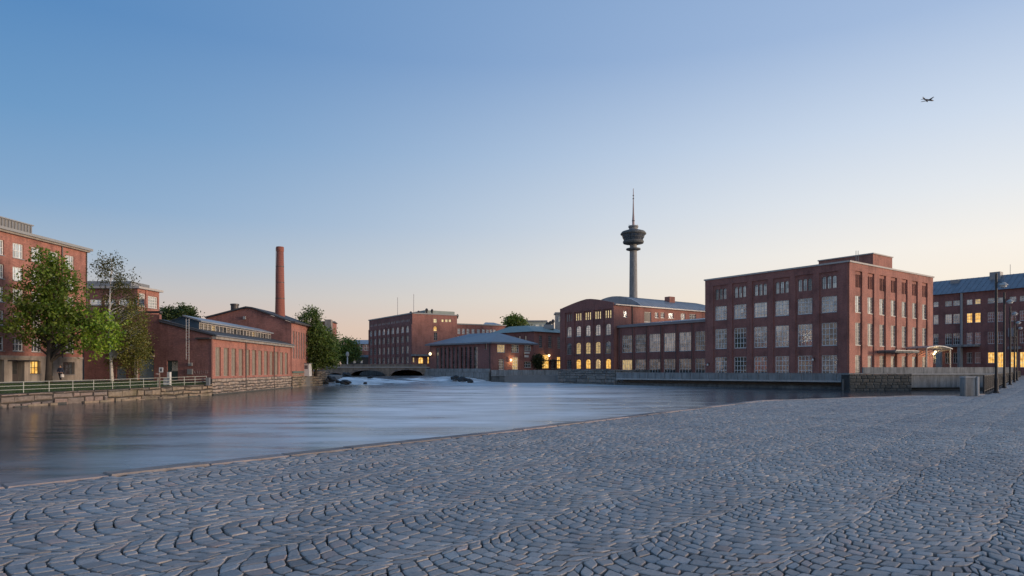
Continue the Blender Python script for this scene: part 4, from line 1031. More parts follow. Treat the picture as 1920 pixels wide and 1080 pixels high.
for (a, b, c, d), m, nm in zip(dops, (DOOR_B, DOOR_G, DOOR_B), ('garage_door', 'door', 'garage_door')):
    dr = MB().fbox(fgm, a, b, c, d, -.3, -.2).build(nm, m, rm_)
    if nm == 'garage_door':
        for k in range(1, 5): MB().fbox(fgm, a+.02, b-.02, c+(d-c)*k/5-.02, c+(d-c)*k/5+.02, -.2, -.18).build('panel_joint', FRAME_G, dr)
    else:
        MB().fbox(fgm, a+.55, b-.08, c+1.05, d-.1, -.198, -.16).build('pane', GL_L, dr)
        MB().fbox(fgm, a+.5, a+.56, c+.9, c+1.1, -.2, -.12).build('handle', GREY_M, dr)
MB().fbox(fgm, dops[0][0]-.35, dops[0][0]-.02, .15, dops[0][3]+.1, .01, .25).build('door_jamb', STUCCO, rm_)
MB().fbox(fgm, dops[0][0]-.35, dops[0][1]+.1, dops[0][3]+.11, dops[0][3]+.35, .01, .25).build('lintel', STUCCO, rm_)
a, b, c, d, _ = niche; window(rm_, fgm, a, b, c, d, 2, 1, GL_D, FRAME_B, .9, off=-.25)
# ladder, boxes and old graffiti
lad = MB(); x0, x1 = fgm.s(351.8), fgm.s(357); z0, z1 = fgm.z(354, 674), fgm.z(354, 598)
for x in (x0, x1): lad.tube([fgm.pt(x, z0 if x == x0 else z0-.5, .3), fgm.pt(x, z1, .3)], .025, 5)
for k in range(15): z = z0+(z1-z0)*(k+.5)/15; lad.tube([fgm.pt(x0, z, .3), fgm.pt(x1, z, .3)], .018, 4)
lad.build('ladder', WHITE, rm_)
for (xa, xb, ya, yb) in ((354.5, 361.5, 680, 686), (353, 362, 692, 702)):
    bx = MB().fbox(fgm, fgm.s(xa), fgm.s(xb), fgm.z(357, yb), fgm.z(357, ya), .01, .25).build('meter_box', GREY_M, rm_)
GRAF = plain('graffiti_paint', (.30, .24, .23), .8, .2, 2)
random.seed(3)
for k in range(7):
    xx = fgm.s(366+k*3.8); zz = fgm.z(378, 698)
    pts = [fgm.pt(xx+random.uniform(-.12, .12), zz+random.uniform(-.2, .22), .02) for _ in range(5)]
    MB().tube(pts, .022, 4).build('graffiti_stroke', GRAF, rm_)
MB().fbox(fgm, fgm.s(370), fgm.len, fgm.z(385, 636), fgm.z(385, 633), .05, .5).build('wall_bracket', FRAME_B, rm_)
# roof
rd = Vector((-.9995, -.03))       # from the eave back to the left
ML2 = MBk+(MLw-MC)
wid = (MLw-MC).length; srr = (Vector(fgm.A)+fgm.u*sst)
zr_ = zst+.05
def rp(s, back, z, o=0):           # s along the front, back towards the left
    p = fm.A+fm.u*s+fgm.u*(-back)-fm.u*0; return (p.x, p.y, z)
bk = fgm.len-sst
MB().add([rp(-.05, -.5, zev+.02), rp(fm.len+.1, -.5, zev+.02), rp(fm.len+.1, bk, zr_+.05), rp(-.05, bk, zr_+.05), rp(-.05, -.5, zev+.25), rp(fm.len+.1, -.5, zev+.25), rp(fm.len+.1, bk, zr_+.3), rp(-.05, bk, zr_+.3)],
         [(0, 1, 5, 4), (4, 5, 6, 7), (3, 0, 4, 7), (1, 2, 6, 5), (3, 2, 1, 0)]).build('roof', ROOF_D, rm_)
MB().fbox(fm, -.05, fm.len+.1, zev-.28, zev+.015, .0, .55).build('eave', STUCCO, rm_)
MB().tube([fm.pt(-.1, zev+.1, .62), fm.pt(fm.len+.1, zev+.1, .62)], .09, 6).build('gutter', GREY_M, rm_)
# clerestory on the roof
mb0, mb1 = fgm.len-fgm.s(362.5), fgm.len-fgm.s(303); zm0 = fgm.z(362.5, 616.5); zmt = fgm.z(362.5, 602.5); zpk = fgm.z(330, 592)
cl0 = 1.6
cler = MB().add([rp(cl0, mb0, zm0-.5), rp(cl0, mb1, zm0+.6), rp(cl0, mb1, zmt), rp(cl0, (mb0+mb1)/2, zpk), rp(cl0, mb0, zmt)], [(4, 3, 2, 1, 0)]).build('clerestory_end', BLUE_P, rm_)
fcl = Fac(Vector(rp(cl0, mb0, 0)[:2]), Vector(rp(fm.len-3.5, mb0, 0)[:2]))
n = 22; cw = fcl.len/n
ops = [(cw*i+.08, cw*(i+1)-.08, zm0+.05, zmt-.12) for i in range(n)]
wall(rm_, fcl, zm0-.6, zmt, ops, TRIM, .1, name='clerestory_wall')
for i, o in enumerate(ops): window(rm_, fcl, *o, 2, 2, pick([GL_C, LIT_S, GL_D, BLOCK], [3, 2, 2, 2]) if i > 2 else BLOCK, FRAME_B, bw=.07, off=-.06, sill=False)
MB().add([rp(cl0-.3, mb0-.4, zmt+.02), rp(fm.len-3.2, mb0-.4, zmt+.02), rp(fm.len-3.2, (mb0+mb1)/2, zpk+.05), rp(cl0-.3, (mb0+mb1)/2, zpk+.05), rp(cl0-.3, mb1+.3, zmt+.02), rp(fm.len-3.2, mb1+.3, zmt+.02),
          rp(cl0-.3, mb0-.4, zmt+.2), rp(fm.len-3.2, mb0-.4, zmt+.2), rp(fm.len-3.2, (mb0+mb1)/2, zpk+.22), rp(cl0-.3, (mb0+mb1)/2, zpk+.22)],
         [(6, 7, 8, 9), (0, 1, 7, 6), (3, 2, 5, 4), (2, 3, 4, 5), (3, 0, 6, 9), (0, 3, 2, 1)]).build('clerestory_roof', ROOF_G, rm_)
for px in (477.5, ): pass
for s in (fm.s(460), fm.s(513)): MB().tube([fm.pt(s, -1.6, .12), fm.pt(s, zev-.1, .12)], .07, 6).build('downpipe', FRAME_B, rm_)
# rubble base with single stones
def stone_run(parent, f, s0, s1, z0, z1f, hmin, hmax, lmin, lmax, mat, depth=.3, jit=.06, name='stone', o=0.0, g=.018, wob=.075):
    z = z0
    while True:
        zt_ = z1f(0) if not callable(z1f) else max(z1f(s0), z1f(s1))
        if z > zt_-.12: break
        h = random.uniform(hmin, hmax); h = min(h, zt_-z) if zt_-z-h > .12 else zt_-z
        s = s0+random.uniform(-.4, 0)*lmin
        while s < s1-.05:
            l = random.uniform(lmin, lmax); a, b = max(s, s0), min(s+l, s1); s += l
            if b-a < .12: continue
            top = min(z+h, z1f((a+b)/2))
            if top-z < .08: continue
            p = random.uniform(0, jit)+o; r = lambda: random.uniform(-wob, wob)
            c = [(a+g+abs(r()), z+g+abs(r())), (b-g-abs(r()), z+g+abs(r())), (b-g-abs(r()), top-g-abs(r())), (a+g+abs(r()), top-g-abs(r()))]
            wv = lambda x, zz: zz+min(1, max(0, (zz-z0)*2.5))*min(1, max(0, (zt_-zz)*2.5))*wob*(.6*math.sin(1.25*x+3*zz)+.5*math.sin(3.3*x-2*zz+1))
            c = [(x, wv(x, zz)) for x, zz in c]
            cx, cz = (a+b)/2+r(), sum(p_[1] for p_ in c)/4+r()
            mb = MB(); inn = [(cx+(x-cx)*.72, cz+(y-cz)*.66) for x, y in c]
            mb.add([f.pt(x, y, o-depth*.3) for x, y in c]+[f.pt(x, y, p+.03) for x, y in c]+[f.pt(x, y, p+.08+random.uniform(0, .03)) for x, y in inn],
                   [(i, (i+1) % 4, 4+(i+1) % 4, 4+i) for i in range(4)]+[(4+i, 4+(i+1) % 4, 8+(i+1) % 4, 8+i) for i in range(4)]+[(8, 9, 10, 11)])
            mb.build(name, mat, parent)
        z += h
sb = MB().fbox(fm, 0, fm.len, -3, zbs, -.6, .02).build('stone_base', MORTAR, rm_)
random.seed(11)
stone_run(sb, fm, 0, fm.len, -1.75, lambda s: zbs, .34, .6, .45, 1.2, STONE_R)
MB().fbox(fm, -.1, fm.len+.2, -2, -1.45, .02, .28).build('footing_ledge', STONE_D, rm_)
sb2 = MB().fbox(fgm, fgm.len-4.8, fgm.len+.02, -3, .1, -.5, -.004).build('stone_base', MORTAR, rm_)

# --- gabled boiler house behind, with chimney
GA, GB2 = PX(386, 109.3), PX(546.5, 109.3)
bh = empty('boiler_house', (GB2.x, GB2.y, .2), 'gabled brick boiler house with tall narrow side windows behind the low mill', 'building')
fb = Fac(GA, GB2); zE = Zp(604, 109.3)
pr = [(385.5, 597), (404, 592.5), (448, 581), (462, 577.5), (474, 579), (510, 592), (546.5, 604.5)]
def bt(mb):
    v = [fb.pt(0, zE-.8), fb.pt(fb.len, zE-.8)]+[fb.pt(fb.s(x), Zp(y, 109.3)) for x, y in reversed(pr)]
    mb.add(v, [tuple(range(len(v)))])
wops = [(fb.s(448), fb.s(470), Zp(618, 109.3), Zp(610, 109.3))]
wall(bh, fb, .2, zE-.8, wops, BR, extra=bt)
window(bh, fb, *wops[0], 3, 1, GL_D, FRAME_G, bw=.1)
fbs = Fac(GB2, GB2+um*14)
ops = [(.9+1.55*i, 1.65+1.55*i, fbs.z(550, 672), zE-1.4) for i in range(8)]
wall(bh, fbs, .2, zE, ops, BR_SUN)
for o in ops: window(bh, fbs, *o, 1, 7, GL_C, FRAME_G, bw=.07, sill=False)
v = [fb.pt(fb.s(x), Zp(y, 109.3)+.05, .35) for x, y in pr]; n = len(v); v2 = [(x, y+14.5, z) for x, y, z in v]
MB().add(v+v2+[(x, y, z+.22) for x, y, z in v]+[(x, y, z+.22) for x, y, z in v2],
         [(2*n+i, 2*n+i+1, 3*n+i+1, 3*n+i) for i in range(n-1)]+[(i, i+1, 2*n+i+1, 2*n+i) for i in range(n-1)]+[(n-1, 2*n-1, 4*n-1, 3*n-1), (n, 0, 2*n, 3*n)]).build('roof', ROOF_D, bh)
MB().fbox(fbs, -.4, 14, zE-.15, zE+.12, 0, .7).build('eave', FRAME_B, bh)
q = PX(440, 112); MB().lathe(q.x, q.y, [(.62, Zp(590, 112)), (.62, Zp(573, 112)), (.72, Zp(572.6, 112)), (.72, Zp(570, 112)), (.55, Zp(569.6, 112))], 14).build('roof_vent', FRAME_B, bh)
for px in (472.5, 479): q = PX(px, 112); MB().box(q.x-.28, q.x+.28, 112, 112.5, Zp(588, 112), Zp(576.5 if px < 475 else 578.5, 112)).build('chimney_pot', FRAME_B, bh)
lq = fb.pt(fb.s(459), Zp(596, 109.3), .15); MB().box(lq[0]-.2, lq[0]+.2, lq[1]-.15, lq[1]+.1, lq[2]-.25, lq[2]+.25).build('wall_lamp', FRAME_G, bh)
# brick chimney
cd = 117.0; cq = PX(525, cd); uu = cd/F
chm = empty('brick_chimney', (cq.x, cq.y, .2), 'tall tapering round red brick factory chimney', 'chimney')
def ch_mat():
    m, nt, bs = newmat('brick_chimney'); p = position(nt); sp = nt.nodes.new('ShaderNodeSeparateXYZ'); nt.links.new(p, sp.inputs[0])
    w = math_node(nt, 'FRACT', math_node(nt, 'MULTIPLY', sp.outputs[2], 2.6)); n = tex_noise(nt, 3, 5, p)
    c = mixc(nt, n, (.20, .066, .05), (.33, .12, .085)); c = mixc(nt, 1, c, col_ramp(nt, w, [(.05, (.72,)*3), (.2, (1,)*3)]), 'MULTIPLY')
    nt.links.new(c, bs.inputs['Base Color']); bs.inputs['Roughness'].default_value = .9; return m
CHB = ch_mat()
MB().lathe(cq.x, cq.y, [(9.8*uu, .2), (9.2*uu, Zp(600, cd)), (8.3*uu, Zp(560, cd)), (6.6*uu, Zp(472, cd))], 32).build('shaft', CHB, chm, True)
MB().lathe(cq.x, cq.y, [(6.55*uu, Zp(472.2, cd)), (7.0*uu, Zp(471, cd)), (7.1*uu, Zp(464.5, cd)), (6.7*uu, Zp(463, cd)), (5.2*uu, Zp(463, cd)), (5.0*uu, Zp(466, cd))], 32).build('crown', CHB, chm)
for y in (500, 530, 560): MB().lathe(cq.x, cq.y, [((6.65+(y-472)*.0195+.2)*uu, Zp(y+.6, cd)), ((6.65+(y-472)*.0195+.2)*uu, Zp(y-.6, cd))], 32).build('band', FRAME_B, chm)
MB().tube([(cq.x-6.0*uu, cq.y-4.5*uu-.3, 8), (cq.x-4.4*uu, cq.y-3.4*uu-.6, Zp(466, cd))], .03, 4).build('ladder_rail', FRAME_B, chm)

# --- brick house behind the birch
W0 = PX(258, 96); uw = Vector((.12, 1)).normalized(); WR = ray_on(W0, uw, 298.5); WL = PX(150, 96)
wk_ = empty('brick_workshop', (W0.x, W0.y, .2), 'flat roofed brick workshop with big pale windows behind the birch', 'building')
fwl, fwr = Fac(WL, W0), Fac(W0, WR); zt = Zp(541, 96)
ops = [(fwl.s(168)+i*2.1, fwl.s(168)+1.7+i*2.1, Zp(572, 96), Zp(561, 96)) for i in range(4)]
wall(wk_, fwl, .2, zt, ops, BR_SHADE)
for o in ops: window(wk_, fwl, *o, 3, 2, GL_L, FRAME_W, bw=.1)
o2 = [(fwr.s(261), fwr.s(272.5), fwr.z(266, 575), fwr.z(266, 550)), (fwr.s(277.5), fwr.s(295.5), fwr.z(287, 578), fwr.z(287, 556))]
wall(wk_, fwr, .2, zt, o2, BR_SUN)
for o in o2: window(wk_, fwr, *o, 4, 4, GL_L, FRAME_W, bw=.1)
wall(wk_, Fac(WR, WR+Vector((-12, 1))), .2, zt, mat=BR_SHADE)
MB().prism([tuple(p) for p in (W0+Vector((.5, -.5)), WR+Vector((.5, .3)), WR+WL-W0, WL+Vector((0, -.5)))], zt, zt+.3).build('roof', TRIM, wk_)
q = PX(206, 99); MB().box(PX(163, 99).x, PX(246, 99).x, 99, 104, zt+.3, Zp(527, 99)).build('roof_lantern', GREY_M, wk_)
MB().fbox(fwr, fwr.s(274)-.15, fwr.s(274)+.15, .2, zt, .0, .12).build('pilaster', BR_SUN, wk_)

# ================================================================ WALLS, BRIDGE, DECKS
# --- left embankment wall with fence
emb = empty('embankment_wall', (-40.8, 52.2, -1.6), 'old granite embankment wall under the lawn on the left bank', 'wall')
random.seed(21)
for (a, za_), (b, zb_) in zip(zip(BANK[1:-1], BANK_T[1:-1]), zip(BANK[2:], BANK_T[2:])):
    f = Fac(a, b); ztop = lambda s, f=f, za_=za_, zb_=zb_: za_+(zb_-za_)*s/f.len
    MB().hexa([f.pt(0, -3, 0), f.pt(f.len, -3, 0), f.pt(f.len, -3, -.6), f.pt(0, -3, -.6), f.pt(0, za_-.02, 0), f.pt(f.len, zb_-.02, 0), f.pt(f.len, zb_-.02, -.6), f.pt(0, za_-.02, -.6)]).build('wall_core', MORTAR, emb)
    stone_run(emb, f, 0, f.len, -1.75, ztop, .38, .72, .7, 2.1, STONE if b[1] < 66 else STONE_M, jit=.16)
    s = 0
    while s < f.len-.2:      # ledge of flat footing stones at the water
        l = min(random.uniform(.9, 2.2), f.len-s)
        if random.random() < .8: MB().fbox(f, s+.03, s+l-.03, -2, -1.5+random.uniform(-.06, .08), .0, random.uniform(.25, .5)).build('footing_stone', STONE_M if random.random() < .6 else STONE_D, emb)
        s += l
fpts = [(44, 736.5), (92, 735.3), (136.5, 733.5), (175.5, 732), (211, 730.5), (244, 729), (269, 728), (296, 726.5), (321, 725), (345.5, 723.5), (365.5, 722.5), (387, 721.5)]
FENCE = plain('fence_paint', (.42, .44, .38), .55, .15, 3)
fen = empty('river_fence', (-40.6, 57, -.5), 'pale grey tube railing along the lawn above the embankment wall', 'fence')
# posts stand 0.25 m behind the wall face
def bank_at(px):
    k = (px-960)/F
    for i in range(len(BANK)-1):
        f = Fac(Vector(BANK[i])+Vector((-.3, 0)), Vector(BANK[i+1])+Vector((-.3, 0)))
        s = f.s(px)
        if -.01 <= s <= f.len+.01:
            t = s/f.len; p = f.A+f.u*s; return Vector((p.x, p.y, BANK_T[i]+(BANK_T[i+1]-BANK_T[i])*t))
fp_ = [bank_at(px) for px, _ in fpts]
d0 = fp_[0]-fp_[1]
fp_ = [fp_[0]+d0*2, fp_[0]+d0]+fp_
for i, p in enumerate(fp_):
    MB().tube([p-Vector((0, 0, .25)), p+Vector((0, 0, .93 if i < 10 else .9))], .035, 6).build('post', FENCE, fen)
for h in (.28, .6, .92):
    for p, q in zip(fp_[:-1], fp_[1:]): MB().tube([p+Vector((0, 0, h)), q+Vector((0, 0, h))], .024, 6).build('rail', FENCE, fen)

# --- garden walls beyond the mill
rw_ = empty('garden_wall', (-37, 110, -1.6), 'mossy stone river wall with green metal cover beyond the low mill', 'wall')
pts = [MBk+um*.35+Vector((.1, 0)), MBk+um*10, Vector((-36.6, 128)), Vector((-37.5, 135))]
random.seed(5)
for a, b, t0, t1 in zip(pts[:-1], pts[1:], (.75, .95, 1.25), (.95, 1.25, 1.0)):
    f = Fac(a, b); zf = lambda s, f=f, t0=t0, t1=t1: t0+(t1-t0)*s/f.len
    MB().hexa([f.pt(0, -3, 0), f.pt(f.len, -3, 0), f.pt(f.len, -3, -.7), f.pt(0, -3, -.7), f.pt(0, t0, 0), f.pt(f.len, t1, 0), f.pt(f.len, t1, -.7), f.pt(0, t0, -.7)]).build('wall_core', MORTAR, rw_)
    stone_run(rw_, f, 0, f.len, -1.75, zf, .35, .55, .6, 1.2, STONE_M)
f = Fac(pts[0], pts[1]); MB().fbox(f, -.2, 6.5, .80, 1.15, -1.2, .25).build('cover', plain('cover_green', (.10, .15, .13), .6, .2, 1), rw_)
q = PX(568, 117); sh = empty('garden_shed', (q.x, q.y, .3), 'small white kiosk tucked behind the garden wall by the tree', 'kiosk')
MB().box(q.x-.9, q.x+1.1, q.y, q.y+1.6, .25, Zp(682, 117)).build('wall', WHITE, sh)
MB().box(q.x-1.1, q.x+1.3, q.y-.2, q.y+1.8, Zp(682, 117), Zp(682, 117)+.12).build('roof', GREY_M, sh)
for k in range(2): 
    w_ = MB().box(q.x-.6+k*.9, q.x+k*.9, q.y-.04, q.y-.005, 1.5, 2.2).build('window', FRAME_G, sh)
    MB().box(q.x-.55+k*.9, q.x-.05+k*.9, q.y-.05, q.y-.042, 1.55, 2.15).build('pane', GL, w_)

# --- bridge
BA, BB = PX(606, 163), PX(800, 166.5); fbr = Fac(BA, BB); zbt = Zp(688.5, 165); zpp = Zp(683, 165)
br = empty('stone_bridge', (BA.x, BA.y, 0), 'low stone arch bridge over the rapids', 'bridge')
BRS = plain('bridge_stone', (.25, .205, .165), .9, .35, .9, 0, .5, .3)
arches = [(fbr.s(616), fbr.s(641), .55), (fbr.s(657), fbr.s(722), 1.25), (fbr.s(733), fbr.s(793), 1.35)]
xs = sorted({0, fbr.len} | {a+(b-a)*k/14 for a, b, h in arches for k in range(15)})
def soff(s, right):
    for a, b, h in arches:
        if (a-1e-6 <= s < b-1e-6 and right) or (a+1e-6 < s <= b+1e-6 and not right):
            t = (s-a)/(b-a)*2-1; return -.05+h*math.sqrt(max(0, 1-t*t))
    return -2.0
mb = MB()
for a, b in zip(xs[:-1], xs[1:]):
    za_, zb_ = soff(a, True), soff(b, False)
    i = len(mb.v); mb.v += [fbr.pt(a, za_), fbr.pt(b, zb_), fbr.pt(b, zbt), fbr.pt(a, zbt), fbr.pt(a, za_, -24), fbr.pt(b, zb_, -24), fbr.pt(b, zbt, -24), fbr.pt(a, zbt, -24)]
    mb.f += [(i, i+1, i+2, i+3), (i+1, i, i+4, i+5), (i+5, i+4, i+7, i+6), (i+3, i+2, i+6, i+7)]
for a, b, h in arches:
    for s in (a, b): i = len(mb.v); mb.v += [fbr.pt(s, -2), fbr.pt(s, -.05), fbr.pt(s, -.05, -24), fbr.pt(s, -2, -24)]; mb.f += [(i, i+1, i+2, i+3)]
mb.build('spandrel', BRS, br)
for a, b, h in arches:        # ring of arch stones
    K = 13
    for k in range(K):
        t0, t1 = math.pi*(k+.03)/K, math.pi*(k+.97)/K; c = (a+b)/2; r = (b-a)/2; q = []
        for o in (.12, -.3):
            for t, g in ((t0, 0), (t1, 0), (t1, .38), (t0, .38)): q.append(fbr.pt(c-(r+g)*math.cos(t), -.05+(h+g)*math.sin(t), o))
        MB().hexa([q[0], q[1], q[5], q[4], q[3], q[2], q[6], q[7]]).build('arch_stone', STONE, br)
MB().fbox(fbr, -6, fbr.len+3, zbt-.12, zbt+.1, -24.2, .2).build('cornice', TRIM, br)
n = 18
for k in range(n): MB().fbox(fbr, fbr.len*k/n+.03, fbr.len*(k+1)/n-.03, zbt+.1, zpp, -.32, .02).build('parapet_block', BRS, br)
for px, py, nm in ((651, 660, 'tall'),):
    s = fbr.s(px); q = fbr.pt(s, zpp, -.6); t = empty('bridge_lamp', q, 'white lamp post standing on the stone bridge', 'lamp post')
    zt = Zp(py, q[1]); MB().lathe(q[0], q[1], [(.28, zbt), (.16, zbt+.8), (.12, zt-1.2)], 8).build('post', WHITE, t)
    MB().lathe(q[0], q[1], [(.12, zt-1.2), (.34, zt-1.0), (.42, zt-.5), (.3, zt-.1), (.08, zt+.1)], 10).build('lantern', CONC_L, t)
wr_ = empty('arch_backdrop', (-30, 194, -1), 'dark backing wall added behind the bridge to keep its arches dark', 'wall')  # added wall, not a known part: blocks bright water behind the arches
for k in range(9): MB().box(-58+k*5.2+.03, -58+(k+1)*5.2-.03, 194, 195, -3, 1.2).build('backdrop_panel', CONC_D, wr_)
# rocks in the rapids
random.seed(9)
def rock(px, py, wpx, hpx, d, lab):
    q = PX(px, d); z = Zp(py, d); rx = wpx/2*d/F; rz = hpx*d/F
    bm = bmesh.new(); bmesh.ops.create_icosphere(bm, subdivisions=3, radius=1)
    sd_ = random.random()*50
    for v in bm.verts:
        n = 1+.22*math.sin(v.co.x*3.1+sd_)*math.sin(v.co.y*2.7+sd_*2)+.14*math.sin(v.co.z*5+v.co.x*4+sd_)+.06*math.sin(v.co.y*11+sd_)
        v.co = Vector((v.co.x*rx*n, v.co.y*rx*.8*n, max(-.6, v.co.z)*rz*n))
    me = bpy.data.meshes.new('river_rock'); bm.to_mesh(me); bm.free(); me.materials.append(ROCK)
    o = bpy.data.objects.new('river_rock', me); COL.objects.link(o); place(o, Vector((q.x, q.y, z))); tag(o, lab, 'rock', 'rocks in the rapids')
ROCK = plain('wet_rock', (.03, .032, .034), .55, .5, 1.2, 0, .8)
rock(648, 717, 19, 5, 128, 'largest dark wet rock in the rapids below the riverside tree')
rock(622, 711.5, 18, 6.5, 131, 'dark wet rock close to the garden wall foot')
rock(612, 716, 9, 6, 127, 'small rock against the garden wall corner')
rock(634, 716, 10, 3.5, 128, 'low rock just left of the largest rock in the rapids')
rock(685, 718.5, 7, 2.5, 128, 'lone small rock in the foam right of the largest rock')
rock(650, 703, 16, 5, 155, 'mossy rock at the left pier of the bridge')
rock(694, 707.5, 12, 3, 142, 'flat rock in the middle of the rapids')
rock(868, 712, 18, 6, 141, 'middle and largest of three dark boulders at the hip roofed mill foot')
rock(852, 709, 14, 5, 146, 'left of three dark boulders at the hip roofed mill foot')
rock(882, 715, 12, 5, 139, 'right of three dark boulders at the hip roofed mill foot')

# --- concrete base under the hip roofed mill
def blocks(parent, f, s0, s1, z0, z1, n, m, rows=1, name='panel', o0=-.3, o1=.06, j=.02, gap=.02):
    for r in range(rows):
        off = .5*(r % 2)
        cut = [s0]+[s0+(s1-s0)*(k+off)/n for k in range(0 if off else 1, n)]+[s1]
        for a, b in zip(cut[:-1], cut[1:]):
            q = random.uniform(0, j)
            MB().fbox(f, a+gap, b-gap, z0+(z1-z0)*r/rows+gap, z0+(z1-z0)*(r+1)/rows-gap, o0, o1+q).build(name, m, parent)
hb = empty('mill_foundation', (H0.x, H0.y, -1.6), 'stained concrete foundation wall under the hip roofed mill', 'wall')
random.seed(14)
fh2 = fhl.shift(.6); zl, zr0 = fh2.z(800, 687.5), fh2.z(921, 693.5)
fhb = Fac(fh2.A+fh2.u*-1.5, fh2.B)
MB().fbox(fhb, 0, fhb.len, -3, .62, -.6, .0).build('wall_core', CONC_D, hb); blocks(hb, fhb, 0, fhb.len-.02, -1.9, .75, 7, CONC, 2, 'concrete_block', -.5, .1, .12)
MB().fbox(fhb, 0, fhb.len, .76, 1.6, -.35, .0).build('parapet', CONC, hb)
fh3 = Fac(H0+fhl.n*.6-UHR*.0+fhr.n*.6, PX(1046, 151))
zp3 = fh3.z(1000, 693.5); zd3 = fh3.z(1000, 705)
ct = empty('canal_bridge', (H0.x+8, H0.y, -1), 'low concrete footbridge over the dark canal outlet', 'bridge')
s_a, s_b = fh3.s(960), fh3.s(1000)
MB().fbox(fh3, 0, s_a, -3, zd3, -.8, 0).build('abutment', CONC_D, ct)
MB().fbox(fh3, 0, fh3.len+.3, zd3, zd3+.25, -3.5, .25).build('deck', CONC, ct)
blocks(ct, fh3, 0, fh3.len+.2, zd3+.26, zp3, 9, CONC, 1, 'parapet_panel', -.2, .05)
MB().fbox(fh3, fh3.s(995), fh3.s(1001.5), -3, zd3-.01, -2.5, .05).build('pier', CONC, ct)
MB().fbox(fh3, s_a, fh3.len+1, -3, zd3-.02, -9, -7).build('canal_back_wall', CONC_D, ct)
# --- pier block between the canal and the deck
PA, PB = PX(1046, 146), PX(1154, 128.6); fpb = Fac(PA, PB)
pb = empty('stone_pier', (PB.x, PB.y, -1.6), 'rough stone pier wall in the water before the gabled mill', 'wall')
zpt_ = fpb.z(1100, 692.5)
MB().fbox(fpb, 0, fpb.len, -3, zpt_-.1, -9, .0).build('wall_core', CONC_D, pb)
random.seed(8)
stone_run(pb, fpb, 0, fpb.len, -1.8, lambda s: zpt_, .45, .8, .9, 1.9, stone_mat('stone_pale_grey', (.20, .205, .20)), jit=.15)
fpe = Fac(PB, PB+fpb.n*-9); stone_run(pb, fpe, 0, 6, -1.8, lambda s: zpt_, .5, .8, .9, 1.9, bpy.data.materials['stone_pale_grey'], jit=.1)

# --- long deck with panel parapet before the big mill
DA, DB = PX(1156, 127.2), PX(1592, 99.2); fd = Fac(DA, DB)
zd0 = fd.z(1400, 714.5); zd1 = fd.z(1400, 699)
dk = empty('river_deck', (DA.x, DA.y, 0), 'long cantilevered concrete deck with panel parapet along the big mill', 'deck')
MB().fbox(fd, 0, fd.len, zd0, zd0+.22, -9, .25).build('deck_slab', CONC_L, dk)
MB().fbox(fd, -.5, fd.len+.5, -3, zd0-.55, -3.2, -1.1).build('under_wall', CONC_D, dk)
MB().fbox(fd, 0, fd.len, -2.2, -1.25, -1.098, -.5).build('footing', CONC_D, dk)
random.seed(4)
n = 24
PANEL = plain('panel_blue_grey', (.24, .265, .275), .6, .25, .8, .1, 0, .35)
for k in range(n):
    a, b = fd.len*k/n, fd.len*(k+1)/n
    MB().fbox(fd, a+.05, b-.05, zd0+.24, zd1-.06, .0, .06+random.uniform(0, .02)).build('parapet_panel', PANEL, dk)
    MB().fbox(fd, a-.04, a+.04, zd0+.22, zd1, -.08, .0).build('post', GREY_M, dk)
MB().fbox(fd, 0, fd.len, zd1-.05, zd1, -.1, .1).build('handrail', GREY_M, dk)

# --- dark block wall, concrete bridge and parapet at the right
rA_, rB_ = PX(1592, 95), PX(1709, 95.6); fr1 = Fac(rA_, rB_); zt = fr1.z(1650, 701.5)
bw_ = empty('dark_block_wall', (rA_.x, rA_.y, -1.6), 'dark weathered block wall at the water right of the deck', 'wall')
MB().fbox(fr1, 0, fr1.len, -3, zt-.1, -2, 0).build('wall_core', MORTAR, bw_)
random.seed(6)
stone_run(bw_, fr1, 0, fr1.len, -1.8, lambda s: zt, .38, .5, .7, 1.3, STONE_D, jit=.03, g=.006, wob=.02)
MB().fbox(fr1, -.1, fr1.len, zt, zt+.14, -1.5, .12).build('coping', CONC, bw_)
f2A = PX(1618, 97); f2 = Fac(f2A, PX(1900, 99)); zt2 = f2.z(1700, 688.3); zb2 = f2.z(1700, 701)
pp = empty('street_parapet', (f2A.x, f2A.y, .8), 'grey concrete parapet of panels in front of the big mill entrance', 'wall')
blocks(pp, f2, 0, f2.len, zb2, zt2, 15, CONC, 1, 'panel', -.25, .02)
f3A = PX(1709, 95.8); f3 = Fac(f3A, PX(1900, 97)); ztc, zbc = f3.z(1760, 702.5), f3.z(1760, 726.5)
cb = empty('concrete_bridge', (f3A.x, f3A.y, 0), 'plain concrete road bridge over the side channel behind the concrete post', 'bridge')
for k in range(4): a, b = f3.len*k/4, f3.len*(k+1)/4; MB().fbox(f3, a+.015, b-.015, zbc, ztc, -.5, .0).build('girder_panel', CONC, cb)
MB().fbox(f3, -.1, f3.len, ztc, ztc+.16, -1.0, .18).build('ledge', CONC_L, cb)
MB().fbox(f3, 0, f3.len, zbc+.2, ztc-.1, -8, -.51).build('deck', CONC_D, cb)
MB().fbox(f3, -1, -.02, -3, ztc-.1, -6, .0).build('abutment', CONC_D, cb)

